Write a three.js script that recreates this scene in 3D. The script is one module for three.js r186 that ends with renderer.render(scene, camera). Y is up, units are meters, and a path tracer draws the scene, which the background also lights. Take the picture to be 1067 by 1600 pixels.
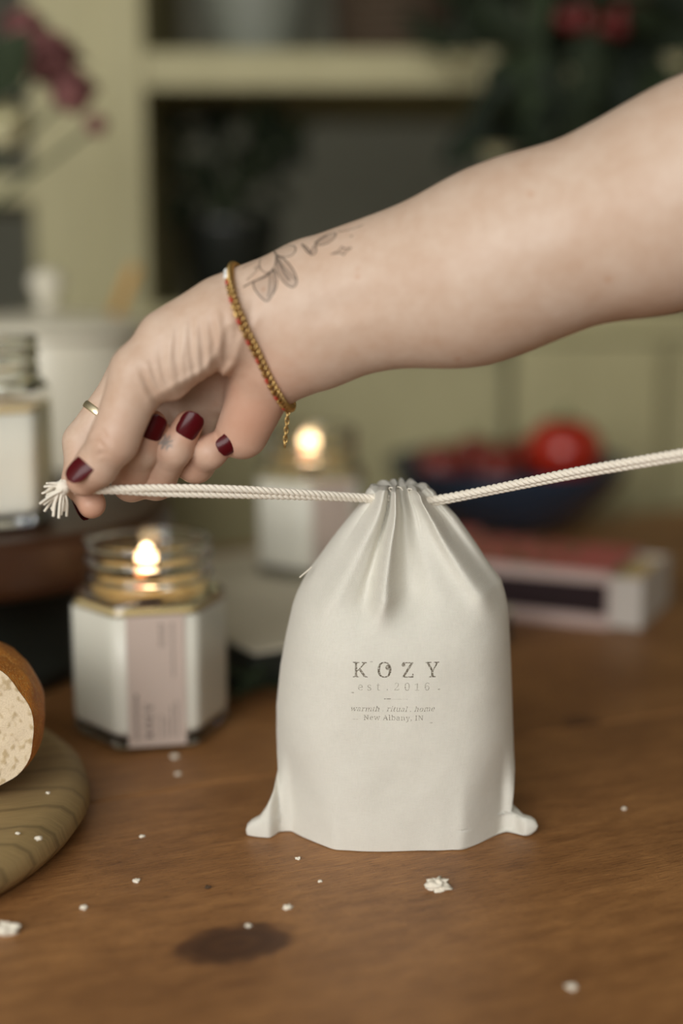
import * as THREE from 'three';
import { RoundedBoxGeometry } from 'three/addons/geometries/RoundedBoxGeometry.js';
import { mergeGeometries } from 'three/addons/utils/BufferGeometryUtils.js';
import { ImprovedNoise } from 'three/addons/math/ImprovedNoise.js';
import { RectAreaLightUniformsLib } from 'three/addons/lights/RectAreaLightUniformsLib.js';

// ------------------------------------------------------------------ camera, daylight, exposure
const scene = new THREE.Scene();
const EYE = new THREE.Vector3(0, 0.26, 0.60), PITCH = 10 * Math.PI / 180, FOCAL = 2222.2;   // focal length in pixels of the 1067 x 1600 frame
const camera = new THREE.PerspectiveCamera(2 * Math.atan(800 / FOCAL) * 180 / Math.PI, 1067 / 1600, 0.02, 30);
camera.position.copy(EYE);
camera.rotation.x = -PITCH;
camera.focus = 0.622;
camera.userData.fStop = 2.1;
scene.add(camera);
scene.background = new THREE.Color(0.85, 0.92, 1.0);
scene.backgroundIntensity = 1.0;
RectAreaLightUniformsLib.init();
const WIN = { z: 2.45, x0: -2.25, x1: 0.25, y0: 0.28, y1: 1.76 };             // the window opening in the wall behind the camera, to its left
const daylight = new THREE.RectAreaLight(new THREE.Color(1.0, 0.985, 0.95), 8.6, WIN.x1 - WIN.x0 - 0.1, WIN.y1 - WIN.y0 - 0.1);
daylight.name = 'window_daylight';
daylight.position.set((WIN.x0 + WIN.x1) / 2, (WIN.y0 + WIN.y1) / 2, WIN.z - 0.02);
daylight.lookAt((WIN.x0 + WIN.x1) / 2, (WIN.y0 + WIN.y1) / 2, -5);
scene.add(daylight);
const renderer = new THREE.WebGLRenderer({ antialias: true });
renderer.toneMapping = THREE.LinearToneMapping;
renderer.toneMappingExposure = 0.85;
renderer.shadowMap.enabled = true;

// ------------------------------------------------------------------ helpers
let seedState = 12345;
const rnd = () => { seedState = (seedState * 1664525 + 1013904223) >>> 0; return seedState / 4294967296; };
const rr = (a, b) => a + (b - a) * rnd();
const perlin = new ImprovedNoise();
const nz = (x, y, z = 0) => perlin.noise(x, y, z);
const clamp = (x, a, b) => Math.min(b, Math.max(a, x));
const mix = (a, b, t) => a + (b - a) * t;
const sstep = (a, b, x) => { const t = clamp((x - a) / (b - a), 0, 1); return t * t * (3 - 2 * t); };
const gauss = (x) => Math.exp(-x * x);
const V = (x, y, z) => new THREE.Vector3(x, y, z);
const cp = Math.cos(PITCH), sp = Math.sin(PITCH);
function at(px, py, z) {                                    // the point of the plane z = const that stands at a place of the photograph
  const a = (px - 533.5) / FOCAL, b = -(py - 800) / FOCAL, dy = b * cp - sp, dz = -b * sp - cp, t = (z - EYE.z) / dz;
  return V(a * t, EYE.y + dy * t, z);
}
function onTable(px, py, y = 0) {                           // the same for a horizontal plane
  const a = (px - 533.5) / FOCAL, b = -(py - 800) / FOCAL, dy = b * cp - sp, dz = -b * sp - cp, t = (y - EYE.y) / dy;
  return V(a * t, y, EYE.z + dz * t);
}
const taken = new Map();
function numbered(name) { const n = taken.get(name) ?? 0; taken.set(name, n + 1); return n ? name + '_' + String(n).padStart(3, '0') : name; }
function shadows(o) { o.castShadow = true; o.receiveShadow = true; return o; }
function part(name, geometry, m, parent) { const o = shadows(new THREE.Mesh(geometry, m)); o.name = name; parent.add(o); return o; }
function tag(o, label, category, group) { o.userData.label = label; o.userData.category = category; if (group) o.userData.group = group; return o; }
function thing(name, label, category, pos = [0, 0, 0], turn = 0, group) {
  const o = new THREE.Group(); o.name = numbered(name); scene.add(o); o.position.set(...pos); o.rotation.y = turn; return tag(o, label, category, group);
}
function single(name, geometry, m, label, category, pos = [0, 0, 0], group) {
  const o = part(numbered(name), geometry, m, scene); o.position.set(...pos); return tag(o, label, category, group);
}
function struct(name, geometry, m, parent = scene) { const o = part(name, geometry, m, parent); if (parent === scene) o.userData.kind = 'structure'; return o; }
const mat = (r, g, b, rough = 0.6, extra = {}) => new THREE.MeshPhysicalMaterial({ color: new THREE.Color(r, g, b), roughness: rough, ...extra });
function boxUV(g) {                                         // uv in metres, by the way each face points
  const p = g.attributes.position, n = g.attributes.normal, uv = new Float32Array(p.count * 2);
  for (let i = 0; i < p.count; i++) {
    const ax = Math.abs(n.getX(i)), ay = Math.abs(n.getY(i)), az = Math.abs(n.getZ(i));
    if (ay >= ax && ay >= az) { uv[2 * i] = p.getX(i); uv[2 * i + 1] = p.getZ(i); }
    else if (az >= ax) { uv[2 * i] = p.getX(i); uv[2 * i + 1] = p.getY(i); } else { uv[2 * i] = p.getZ(i); uv[2 * i + 1] = p.getY(i); }
  }
  g.setAttribute('uv', new THREE.BufferAttribute(uv, 2));
  return g;
}
function box(w, h, d, x = 0, y = 0, z = 0, r = 0.002) {
  const g = new RoundedBoxGeometry(w, h, d, 2, Math.min(r, w / 2.1, h / 2.1, d / 2.1)); boxUV(g); g.translate(x, y, z); return g;
}
function tex(w, h, f, srgb = true) {                        // f(x, y) -> [r, g, b] 0..1, sRGB values
  const d = new Uint8Array(w * h * 4);
  for (let y = 0, o = 0; y < h; y++) for (let x = 0; x < w; x++, o += 4) {
    const c = f(x, y); d[o] = clamp(c[0], 0, 1) * 255; d[o + 1] = clamp(c[1], 0, 1) * 255; d[o + 2] = clamp(c[2], 0, 1) * 255; d[o + 3] = 255;
  }
  const t = new THREE.DataTexture(d, w, h); t.magFilter = THREE.LinearFilter; t.wrapS = t.wrapT = THREE.RepeatWrapping;
  if (srgb) t.colorSpace = THREE.SRGBColorSpace; t.needsUpdate = true; return t;
}
function grid(nu, nv, f, closeU = false) {                  // a surface f(u, v) -> Vector3 [, uv]
  const pos = [], uv = [], idx = [];
  for (let j = 0; j <= nv; j++) for (let i = 0; i <= nu; i++) { const p = f(i / nu, j / nv); pos.push(p.x, p.y, p.z); uv.push(p.u ?? i / nu, p.v ?? j / nv); }
  for (let j = 0; j < nv; j++) for (let i = 0; i < nu; i++) { const a = j * (nu + 1) + i, b = a + 1, c = a + nu + 1, d = c + 1; idx.push(a, b, d, a, d, c); }
  const g = new THREE.BufferGeometry();
  g.setAttribute('position', new THREE.Float32BufferAttribute(pos, 3)); g.setAttribute('uv', new THREE.Float32BufferAttribute(uv, 2)); g.setIndex(idx); g.computeVertexNormals();
  if (closeU) {                                             // smooth over the seam
    const n = g.attributes.normal;
    for (let j = 0; j <= nv; j++) { const a = j * (nu + 1), b = a + nu, v = V(n.getX(a) + n.getX(b), n.getY(a) + n.getY(b), n.getZ(a) + n.getZ(b)).normalize(); n.setXYZ(a, v.x, v.y, v.z); n.setXYZ(b, v.x, v.y, v.z); }
  }
  return g;
}
function tube(points, r, seg = 24, rad = 8, closed = false) { return new THREE.TubeGeometry(new THREE.CatmullRomCurve3(points, closed), seg, r, rad, closed); }
function lathe(profile, seg = 64) { return new THREE.LatheGeometry(profile.map(([r, y]) => new THREE.Vector2(r, y)), seg); }
function blob(r, detail, rough, freq, sx = 1, sy = 1, sz = 1, off = 0) {
  const g = new THREE.SphereGeometry(r, detail * 2, detail), p = g.attributes.position, v = V(0, 0, 0);
  for (let i = 0; i < p.count; i++) {
    v.fromBufferAttribute(p, i); const n = v.clone().normalize();
    v.multiplyScalar(1 + rough * nz(n.x * freq + off, n.y * freq + off, n.z * freq)); p.setXYZ(i, v.x * sx, v.y * sy, v.z * sz);
  }
  g.computeVertexNormals(); return g;
}

// ------------------------------------------------------------------ materials
const TILT = 24 * Math.PI / 180;                            // the table stands turned to the camera
const woodKnots = [[0.40 - 0.0735, 0.0625, 0.0235, 0.0145], [0.40 + 0.33, 0.16, 0.012, 0.010]];
function tableWood(x, y) {
  const W = 2048, H = 1024; let u = x / W * 0.8, w = y / H * 0.4 - 0.11, ring = w, dark = 0;
  for (const [ku, kw, a, b] of woodKnots) {
    const du = (u - ku) / a, dw = (w - kw) / b, q = Math.hypot(du, dw);
    ring += Math.sign(w - kw) * -0.016 * Math.exp(-q * q * 0.09);
    dark += sstep(1.25, 0.72, q + 0.22 * nz(u * 130, w * 130, 3)) * (0.93 + 0.07 * Math.sin(q * 14)) * (a > 0.015 ? 1 : 0.6);
  }
  const warp = 0.012 * nz(u * 3, w * 9, 1) + 0.004 * nz(u * 11, w * 30, 5);
  const bands = 0.5 + 0.5 * Math.sin((ring + warp) * 420 + 3 * nz(u * 2, w * 14, 9));
  const fine = nz(u * 55, w * 1500, 2) * 0.6 + nz(u * 160, w * 2600, 7) * 0.4;
  const blot = nz(u * 9, w * 14, 11) * 0.6 + nz(u * 24, w * 40, 13) * 0.4, pore = nz(u * 240, w * 3600, 21) > 0.38 ? 0.20 : 0;
  const scr = Math.abs(nz(u * 30 + w * 90, w * 260 - u * 140, 31)) < 0.006 && nz(u * 16, w * 16, 17) > 0.06 ? 0.22 : 0;
  const worn = gauss((w + 0.1022) / 0.0022) * clamp(0.55 + 1.1 * nz(u * 40, w * 200, 41), 0, 1) * 0.28;
  const l = worn + 0.53 + 0.055 * (bands - 0.5) + 0.36 * fine + 0.30 * blot + 0.12 * nz(u * 70, w * 170, 19) - pore + scr;
  const k = clamp(dark, 0, 1);
  return [mix(0.36 + 0.44 * l, 0.26, k * 0.88), mix(0.22 + 0.365 * l, 0.15, k * 0.88), mix(0.11 + 0.25 * l, 0.085, k * 0.88)];
}
const tableMap = tex(2048, 1024, tableWood);
tableMap.wrapS = tableMap.wrapT = THREE.MirroredRepeatWrapping;
function tableTexture(du, dv) { const t = tableMap.clone(); t.repeat.set(1 / 0.8, 1 / 0.4); t.offset.set((0.40 + du) / 0.8, (0.11 + dv) / 0.4); t.needsUpdate = true; return t; }
const M = {};
M.plank = [[0, 0], [0.31, 0.13], [0.13, 0.27], [0.52, 0.05], [0.21, 0.31]].map(([a, b]) => { const t = tableTexture(a, b); return new THREE.MeshPhysicalMaterial({ map: t, bumpMap: t, bumpScale: 0.0007, roughness: 0.52 }); });
M.darkWood = (() => {
  const t = tex(512, 256, (x, y) => { const l = 0.5 + 0.35 * nz(x / 512 * 6, y / 256 * 40, 4) + 0.2 * nz(x / 512 * 30, y / 256 * 160, 8); return [0.16 + 0.17 * l, 0.085 + 0.10 * l, 0.035 + 0.05 * l]; });
  t.repeat.set(3, 8); return new THREE.MeshPhysicalMaterial({ map: t, roughness: 0.45 });
})();
M.boardWood = (() => {
  const t = tex(1024, 1024, (x, y) => {
    const u = x / 1024 * 0.36 - 0.18, w = y / 1024 * 0.36 - 0.18, a = 0.35, s = u * Math.cos(a) - w * Math.sin(a), c = u * Math.sin(a) + w * Math.cos(a);
    const r = c + 0.010 * nz(s * 8, c * 16, 2) + 0.008 * gauss((s - 0.10) / 0.05) * Math.sin(c * 60);
    const line = Math.pow(0.5 + 0.5 * Math.sin(r * 330 + 3.4 * nz(s * 5, c * 18, 6)), 14), fine = nz(s * 90, c * 1200, 3);
    const l = 0.55 + 0.12 * fine + 0.16 * nz(s * 14, c * 22, 9) - 0.24 * line;
    return [0.36 + 0.46 * l, 0.30 + 0.40 * l, 0.19 + 0.29 * l];
  });
  t.repeat.set(1 / 0.36, 1 / 0.36); t.offset.set(0.5, 0.5); return new THREE.MeshPhysicalMaterial({ map: t, bumpMap: t, bumpScale: 0.0006, roughness: 0.7 });
})();
const paintTex = tex(512, 512, (x, y) => { const n = 0.02 * nz(x / 14, y / 90, 3) + 0.025 * nz(x / 120, y / 160, 6); return [0.675 + n, 0.643 + n, 0.485 + n]; });
paintTex.repeat.set(2.5, 2.5);
M.paint = new THREE.MeshPhysicalMaterial({ map: paintTex, roughness: 0.6 });
M.wall = mat(0.40, 0.39, 0.30, 0.9);
M.ceiling = mat(0.45, 0.44, 0.40, 0.9);
M.floor = mat(0.10, 0.06, 0.035, 0.5);
M.glass = mat(0.97, 0.99, 0.975, 0.02, { transmission: 1, thickness: 0.003, ior: 1.48 });
M.thinGlass = mat(1, 1, 1, 0.03, { transmission: 1, thickness: 0, ior: 1.48 });
M.pane = mat(1, 1, 1, 0.0, { transmission: 1, thickness: 0 });
M.wax = mat(0.80, 0.78, 0.68, 0.45, { clearcoat: 0.25, clearcoatRoughness: 0.3 });
M.meltedWax = mat(0.72, 0.56, 0.27, 0.14, { clearcoat: 1, clearcoatRoughness: 0.05 });
M.wick = mat(0.05, 0.03, 0.02, 0.9);
M.gold = mat(0.56, 0.37, 0.14, 0.36, { metalness: 1 });
M.paleGold = mat(0.95, 0.84, 0.60, 0.38, { metalness: 1 });
M.redBead = mat(0.45, 0.05, 0.03, 0.25);
M.whiteBead = mat(0.9, 0.9, 0.88, 0.2);
M.nail = mat(0.075, 0.0035, 0.006, 0.30, { clearcoat: 0.10, clearcoatRoughness: 0.08, specularIntensity: 0.35 });
M.cord = mat(0.83, 0.77, 0.66, 0.95, { sheen: 0.4, sheenColor: new THREE.Color(1, 1, 1), sheenRoughness: 0.6 });
M.crumb = mat(0.78, 0.72, 0.60, 0.9);
M.darkCrumb = mat(0.07, 0.04, 0.02, 0.9);
M.ceramic = mat(0.72, 0.67, 0.54, 0.35);
M.spoon = mat(0.62, 0.33, 0.08, 0.6);
M.navy = mat(0.022, 0.042, 0.075, 0.18, { clearcoat: 0.6 });
M.tomato = mat(0.42, 0.022, 0.008, 0.22, { clearcoat: 0.5, clearcoatRoughness: 0.15 });
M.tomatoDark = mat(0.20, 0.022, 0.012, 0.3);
M.calyx = mat(0.05, 0.10, 0.02, 0.7);
M.leaf = [[0.012, 0.021, 0.006], [0.020, 0.034, 0.010], [0.008, 0.015, 0.006]].map(([r, g, b]) => mat(r, g, b, 0.8, { side: THREE.DoubleSide }));
M.stem = mat(0.04, 0.06, 0.02, 0.7);
M.pink = mat(0.22, 0.085, 0.08, 0.85, { side: THREE.DoubleSide });
M.cream = mat(0.62, 0.58, 0.36, 0.7, { side: THREE.DoubleSide });
M.berry = mat(0.13, 0.008, 0.007, 0.45);
M.greyPot = mat(0.20, 0.21, 0.17, 0.5);
M.basket = mat(0.07, 0.045, 0.025, 0.8);
M.blackPot = mat(0.012, 0.014, 0.011, 0.4);
M.boxSide = mat(0.018, 0.020, 0.014, 0.7);
M.linen = mat(0.70, 0.64, 0.50, 0.9);
M.frame = mat(0.80, 0.79, 0.74, 0.5);
M.flame = new THREE.MeshStandardMaterial({ color: 0x000000, emissive: new THREE.Color(1.0, 0.70, 0.38), emissiveIntensity: 10, roughness: 1 });
M.flameEdge = new THREE.MeshStandardMaterial({ color: 0x000000, emissive: new THREE.Color(1.0, 0.28, 0.06), emissiveIntensity: 2.0, roughness: 1 });

// ------------------------------------------------------------------ the room
const FLOOR = -0.75, CEIL = 1.85, BACK = -6.2, FRONT = WIN.z, LEFT = -2.6, RIGHT = 2.0, T = 0.12;
struct('floor', box(RIGHT - LEFT + 2 * T, T, FRONT - BACK + 2 * T, (RIGHT + LEFT) / 2, FLOOR - T / 2, (FRONT + BACK) / 2), M.floor);
struct('ceiling', box(RIGHT - LEFT + 2 * T, T, FRONT - BACK + 2 * T, (RIGHT + LEFT) / 2, CEIL + T / 2, (FRONT + BACK) / 2), M.ceiling);
const HH = CEIL - FLOOR, MY = (CEIL + FLOOR) / 2, WW = RIGHT - LEFT, MX = (RIGHT + LEFT) / 2;
struct('wall_back', box(WW + 2 * T, HH, T, MX, MY, BACK - T / 2), M.wall);
struct('wall_left', box(T, HH, FRONT - BACK, LEFT - T / 2, MY, (FRONT + BACK) / 2), M.wall);
struct('wall_right', box(T, HH, FRONT - BACK, RIGHT + T / 2, MY, (FRONT + BACK) / 2), M.wall);
struct('wall_front', mergeGeometries([
  box(WW + 2 * T, WIN.y0 - FLOOR, T, MX, (WIN.y0 + FLOOR) / 2, FRONT + T / 2), box(WW + 2 * T, CEIL - WIN.y1, T, MX, (CEIL + WIN.y1) / 2, FRONT + T / 2),
  box(WIN.x0 - LEFT + T, WIN.y1 - WIN.y0, T, (WIN.x0 + LEFT - T) / 2, (WIN.y0 + WIN.y1) / 2, FRONT + T / 2), box(RIGHT + T - WIN.x1, WIN.y1 - WIN.y0, T, (RIGHT + T + WIN.x1) / 2, (WIN.y0 + WIN.y1) / 2, FRONT + T / 2),
]), M.wall);
{
  const w = new THREE.Group(); w.name = 'window_1'; w.userData.kind = 'structure'; w.userData.label = 'wide white window in the wall behind the camera'; scene.add(w);
  const my = (WIN.y0 + WIN.y1) / 2, mx = (WIN.x0 + WIN.x1) / 2, hy = WIN.y1 - WIN.y0, hx = WIN.x1 - WIN.x0, z = FRONT + 0.06;
  part('window_frame', mergeGeometries([box(hx, 0.05, 0.05, mx, WIN.y0 + 0.025, z), box(hx, 0.05, 0.05, mx, WIN.y1 - 0.025, z), box(0.05, hy, 0.05, WIN.x0 + 0.025, my, z), box(0.05, hy, 0.05, WIN.x1 - 0.025, my, z)]), M.frame, w);
  part('window_sill', box(hx + 0.1, 0.03, 0.16, mx, WIN.y0 - 0.017, FRONT), M.frame, w);
  for (let k = 0; k < 2; k++) part('pane', box(hx / 2 - 0.06, hy - 0.09, 0.004, mix(WIN.x0, WIN.x1, (k + 0.5) / 2), my, z, 0.001), M.pane, w);
  part('mullion', box(0.04, hy, 0.04, mx, my, z), M.frame, w);
}

// ------------------------------------------------------------------ the table
{
  const t = thing('wooden_table', 'worn brown plank table under the candles, bag and bread', 'table', [0, 0, 0], TILT);
  const seams = [-0.672, -0.385, -0.104, 0.235, 0.50], U0 = -0.80, U1 = 0.95;
  for (let k = 0; k < 4; k++) {
    const a = seams[k] + 0.0007, b = seams[k + 1] - 0.0007;
    part('plank', boxUV(box(U1 - U0, 0.03, b - a, (U0 + U1) / 2, -0.015, (a + b) / 2, 0.0016)), M.plank[k === 2 ? 0 : k + 1], t);
  }
  part('apron', mergeGeometries([box(1.5, 0.08, 0.02, 0.075, -0.0705, -0.60), box(1.5, 0.08, 0.02, 0.075, -0.0705, 0.43), box(0.02, 0.08, 1.0, -0.70, -0.0705, -0.085), box(0.02, 0.08, 1.0, 0.85, -0.0705, -0.085)]), M.plank[1], t);
  for (const [x, z] of [[-0.70, -0.60], [0.85, -0.60], [-0.70, 0.43], [0.85, 0.43]]) part('leg', box(0.06, 0.72, 0.06, x, -0.39, z, 0.006), M.plank[2], t);
}

// ------------------------------------------------------------------ the drawstring bag
const NECK = at(625, 778, -0.04);
const BAGZ = -0.04; let BAG;
{
  const sil = [   // photograph rows of the bag's left and right outline, depth of that outline
    [764, 577, 671, -0.040], [770, 572, 680, -0.040], [778, 569, 684, -0.040], [790, 560, 698, -0.040], [805, 547, 713, -0.040], [830, 527, 731, -0.040], [850, 512, 745, -0.040], [870, 498, 758, -0.040], [890, 483, 772, -0.040],
    [905, 474, 783, -0.040], [925, 464, 789, -0.040], [945, 457, 793, -0.040], [990, 447, 796, -0.040], [1040, 438, 798, -0.040], [1100, 432, 800, -0.040], [1140, 432, 801, -0.040], [1190, 436, 800, -0.040],
    [1220, 429, 798, -0.036], [1245, 418, 797, -0.032], [1262, 409, 797, -0.028], [1270, 405, 826, -0.024], [1280, 394, 836, -0.020], [1290, 386, 840.5, -0.018], [1298, 384, 838, -0.017], [1306, 385, 830, -0.016], [1314, 391, 806, -0.015],
  ].map(([y, l, r, z]) => { const a = at(l, y, z), b = at(r, y, z); return [Math.max(0, (a.y + b.y) / 2), a.x, b.x]; }).reverse();
  sil[0][0] = 0;
  const look = (h) => {
    if (h <= sil[0][0]) return [sil[0][1], sil[0][2]];
    for (let i = 1; i < sil.length; i++) if (h <= sil[i][0]) { const t = (h - sil[i - 1][0]) / (sil[i][0] - sil[i - 1][0] + 1e-9); return [mix(sil[i - 1][1], sil[i][1], t), mix(sil[i - 1][2], sil[i][2], t)]; }
    return [sil.at(-1)[1], sil.at(-1)[2]];
  };
  const top = sil.at(-1)[0], b0 = at(436, 1190, -0.04), b1 = at(800, 1190, -0.04), HB = b0.y;
  const pleat = (u, c, w) => gauss((u - c) / w);
  // front displacement by folds; g is 0 where the gathering ends and 1 at the neck
  function folds(u, h, g) {
    const e = Math.pow(g, 1.3), a = 0.0080 * sstep(0, 0.30, g), n = sstep(0.62, 0.97, g);
    let z = a * (pleat(u, -0.21, 0.085 + 0.05 * (1 - g)) * 1.25 - pleat(u, -0.345, 0.045 + 0.05 * (1 - g)) * 0.95 + pleat(u, mix(-0.72, -0.56, g), 0.13) * 0.75 - pleat(u, mix(-0.42, -0.42, g), 0.10) * 0.4 * (1 - g)
      - pleat(u, mix(0.06, 0.04, g), 0.12 + 0.06 * (1 - g)) * 1.25 + pleat(u, mix(0.80, 0.50, e), 0.10 + 0.05 * (1 - g)) * 1.25 - pleat(u, mix(0.98, 0.78, e), 0.09) * 0.7);
    z += n * 0.0034 * (Math.pow(Math.abs(Math.sin(u * 8.6 + 0.35 + 0.5 * Math.sin(u * 5))), 0.8) - 0.6);
    return z;
  }
  const soft = (u, h) => 0.0011 * nz(u * 2.2 + 4, h * 18, 1) + 0.0005 * nz(u * 3.5, h * 45, 2) + 0.00015 * nz(u * 8, h * 120, 5);
  function shapeAt(u, h, side) {                            // side 1 front, -1 back
    const [l, r] = look(h), xc = (l + r) / 2, hw = (r - l) / 2, x = xc + u * hw, g = sstep(0.092, top, h);
    const wb0 = b0.x, wb1 = b1.x, bc = (wb0 + wb1) / 2, bw = (wb1 - wb0) / 2;
    const low = 1 - sstep(0.015, 0.05, h);
    const q = low > 0.001 ? mix(Math.abs(u), Math.abs(x - bc) / bw, low) : Math.abs(u);
    const depth = mix(mix(0.0405, 0.0420, sstep(0, 0.06, h)), 0.0115, sstep(0.085, top * 1.03, h));
    const p = mix(3.2, 2.0, g);                             // squarish round the jar, round at the neck
    let t = depth * Math.pow(Math.max(0, 1 - Math.pow(q, p)), 1 / mix(1.75, 2.0, g));
    t -= low * 0.004 * sstep(0.5, 0.9, q);
    const hex = 0.7 * sstep(0.045, 0.0, h);             // the jar's upright corners press through near the base
    t += hex * 0.0016 * (gauss((q - 0.52) / 0.07) - 0.6 * gauss((q - 0.72) / 0.12));
    const te = 0.0052 * Math.pow(Math.max(0, 1 - Math.pow(Math.abs(u), 6)), 0.5) * (low > 0 ? 1 : 0) * (0.35 + 0.65 * sstep(0.028, 0.004, h));
    t = Math.max(t, 0); const m = Math.max(t, te); t = m + 0.0012 * low * gauss((t - te) / 0.004);
    if (Math.abs(u) > 0.9999) t = 0;
    const ear = low * sstep(0.86, 1.08, q), zc = mix(BAGZ, -0.019, ear);
    let z = zc + side * t;
    if (side > 0) z += (folds(u, h, g) * Math.sqrt(Math.max(0, 1 - u * u)) + soft((x - bc) / bw, h) * Math.sqrt(Math.max(0, 1 - u * u)) * (1 - ear));
    else z -= 0.003 * g * Math.sin(u * 17 + 1) * Math.sqrt(Math.max(0, 1 - u * u));
    let y = h;
    if (h > top - 0.012) y += sstep(top - 0.012, top, h) * (0.0024 * Math.pow(Math.abs(Math.sin(u * 8.6 + 0.35 + 0.5 * Math.sin(u * 5))), 0.8) - 0.0016 * u * u);
    if (h < 0.004) y += 0.0016 * sstep(0.72, 0.3, Math.abs(q)) * 0;
    return V(x, y, z);
  }
  const NU = 150, NV = 230;
  const surface = (side, a, b) => grid(NU, NV, (i, j) => {
    const u = Math.sin((i - 0.5) * Math.PI) * side, h = top * j, v = shapeAt(u, h, side);
    if (j < 0.02) v.y = Math.max(0.0004, v.y);
    v.u = v.x * side; v.v = v.y; return v;
  });
  // print: letters stamped in grey-brown ink on the cloth
  const CW = 2048, CH = 2048, S = CW / 0.15, X0 = (b0.x + b1.x) / 2 - 0.075;
  const cv = document.createElement('canvas'); cv.width = CW; cv.height = CH;
  const c = cv.getContext('2d'); c.fillStyle = '#fff'; c.fillRect(0, 0, CW, CH);
  const K = S * 0.00028;                                    // canvas pixels per photograph pixel
  const place = at(617, 1045, 0.0);
  const cx = (place.x - X0) * S, cy = CH - place.y * S;
  const ink = (a) => `rgba(74,64,48,${a})`;
  const fitted = (text, size, width) => {                   // places of the letters' middles so that the line fills the width
    c.font = `${size}px serif`; const w = [...text].map((ch) => c.measureText(ch).width), gap = (width - w.reduce((a, b) => a + b, 0)) / (text.length - 1); let p = 0;
    return w.map((q) => { const m = p + q / 2; p += q + gap; return m; });
  };
  const letters = (text, x, y, size, step, style, alpha, font = 'serif') => {
    [...text].forEach((ch, i) => {
      const px = x + (Array.isArray(step) ? step[i] : i * step), al = Array.isArray(alpha) ? alpha[i] : alpha;
      c.fillStyle = ink(al); c.font = `${style} ${size}px ${font}`; c.textAlign = 'center'; c.textBaseline = 'middle';
      c.save(); c.translate(px, y);
      if (style.includes('slant')) { c.font = `${size}px ${font}`; c.transform(1, 0, -0.28, 1, 0, 0); }
      c.fillText(ch, 0, 0); c.restore();
    });
  };
  letters('KOZY', cx + (562 - 617) * K, cy, 34 * K, [0, 38.5 * K, 75 * K, 113 * K], '', [0.82, 0.9, 0.82, 0.92]);
  c.fillStyle = ink(0.7); c.beginPath(); c.arc(cx + (606 - 617) * K, cy - 4 * K, 4.2 * K, 0, 7); c.fill(); c.beginPath(); c.arc(cx + (630 - 617) * K, cy - 8 * K, 3 * K, 0, 7); c.fill();
  letters('est.2016', cx + (563 - 617) * K, cy + 27 * K, 17 * K, [0, 14 * K, 28 * K, 42 * K, 57 * K, 73 * K, 88.5 * K, 104 * K], '', [0.42, 0.40, 0.40, 0.34, 0.36, 0.44, 0.36, 0.46]);
  c.fillStyle = ink(0.6); c.fillRect(cx - 17 * K, cy + 46 * K, 11 * K, 1.3 * K); c.fillStyle = ink(0.16); c.fillRect(cx - 4 * K, cy + 46.5 * K, 24 * K, 1 * K);
  { const s = 'warmth . ritual . home', a = [...s].map((_, i) => [0.7, 0.6, 0.75, 0.7, 0.65, 0.9][(i * 7) % 6]); letters(s, cx + (548 - 617) * K, cy + 63 * K, 11.5 * K, fitted(s, 11.5 * K, 132 * K), 'slant', a); }
  { const s = 'New Albany, IN', a = [...s].map((_, i) => [0.9, 0.75, 0.85, 0.7, 0.62][(i * 3) % 5]); letters(s, cx + (568 - 617) * K, cy + 77.5 * K, 11.5 * K, fitted(s, 11.5 * K, 94 * K), '', a); }
  c.fillStyle = ink(0.35); for (const [x, y] of [[580, 1032], [551, 1082], [674, 1131], [686, 1077]]) { c.beginPath(); c.ellipse(cx + (x - 617) * K, cy + (y - 1045) * K, 2.2 * K, 1.1 * K, 0, 0, 7); c.fill(); }
  c.fillStyle = ink(0.2); c.fillRect(cx + (550 - 617) * K, cy + 80 * K, 10 * K, 1.2 * K);
  const raw = c.getImageData(0, 0, CW, CH).data;            // worn ink and the threads' own tone
  const clothMap = tex(CW, CH, (x, y) => {
    const o = ((CH - 1 - y) * CW + x) * 4; let r = raw[o] / 255, g = raw[o + 1] / 255, b = raw[o + 2] / 255;
    if (r < 0.99) { const f = clamp(0.62 + 0.9 * nz(x / 9, y / 9, 4) + 0.5 * nz(x / 3, y / 3, 7), 0.15, 1); r = 1 - (1 - r) * f; g = 1 - (1 - g) * f; b = 1 - (1 - b) * f; }
    const th = 0.014 * nz(x / 2.6, y / 60, 1) + 0.014 * nz(x / 60, y / 2.6, 2) + 0.008 * nz(x / 130, y / 130, 3);
    return [r * (0.925 + th), g * (0.913 + th), b * (0.870 + th)];
  });
  clothMap.wrapS = clothMap.wrapT = THREE.ClampToEdgeWrapping;
  clothMap.repeat.set(S / CW, S / CH); clothMap.offset.set(-X0 * S / CW, 0);
  const weave = tex(256, 256, (x, y) => {
    const P = 8, cxx = Math.floor(x / P), cyy = Math.floor(y / P), over = (cxx + cyy) % 2, a = Math.sin((x % P + 0.5) / P * Math.PI), b = Math.sin((y % P + 0.5) / P * Math.PI);
    const w = 0.75 + 0.25 * nz(cxx * 1.7, cyy * 0.21, 5) + 0.2 * nz(cxx * 0.2, cyy * 1.7, 9); const h = (over ? a * (0.6 + 0.4 * b) : b * (0.6 + 0.4 * a)) * w; return [h, h, h];
  }, false);
  weave.repeat.set(1 / 0.0185, 1 / 0.0185);
  M.cloth = new THREE.MeshPhysicalMaterial({ map: clothMap, bumpMap: weave, bumpScale: 0.00016, roughness: 0.95, sheen: 0.25, sheenColor: new THREE.Color(1, 1, 1), sheenRoughness: 0.7, transmission: 0.2, thickness: 0, side: THREE.DoubleSide });
  M.clothPlain = new THREE.MeshPhysicalMaterial({ color: new THREE.Color(0.84, 0.81, 0.72), bumpMap: weave, bumpScale: 0.00016, roughness: 0.95, transmission: 0.2, thickness: 0, side: THREE.DoubleSide });
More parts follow.
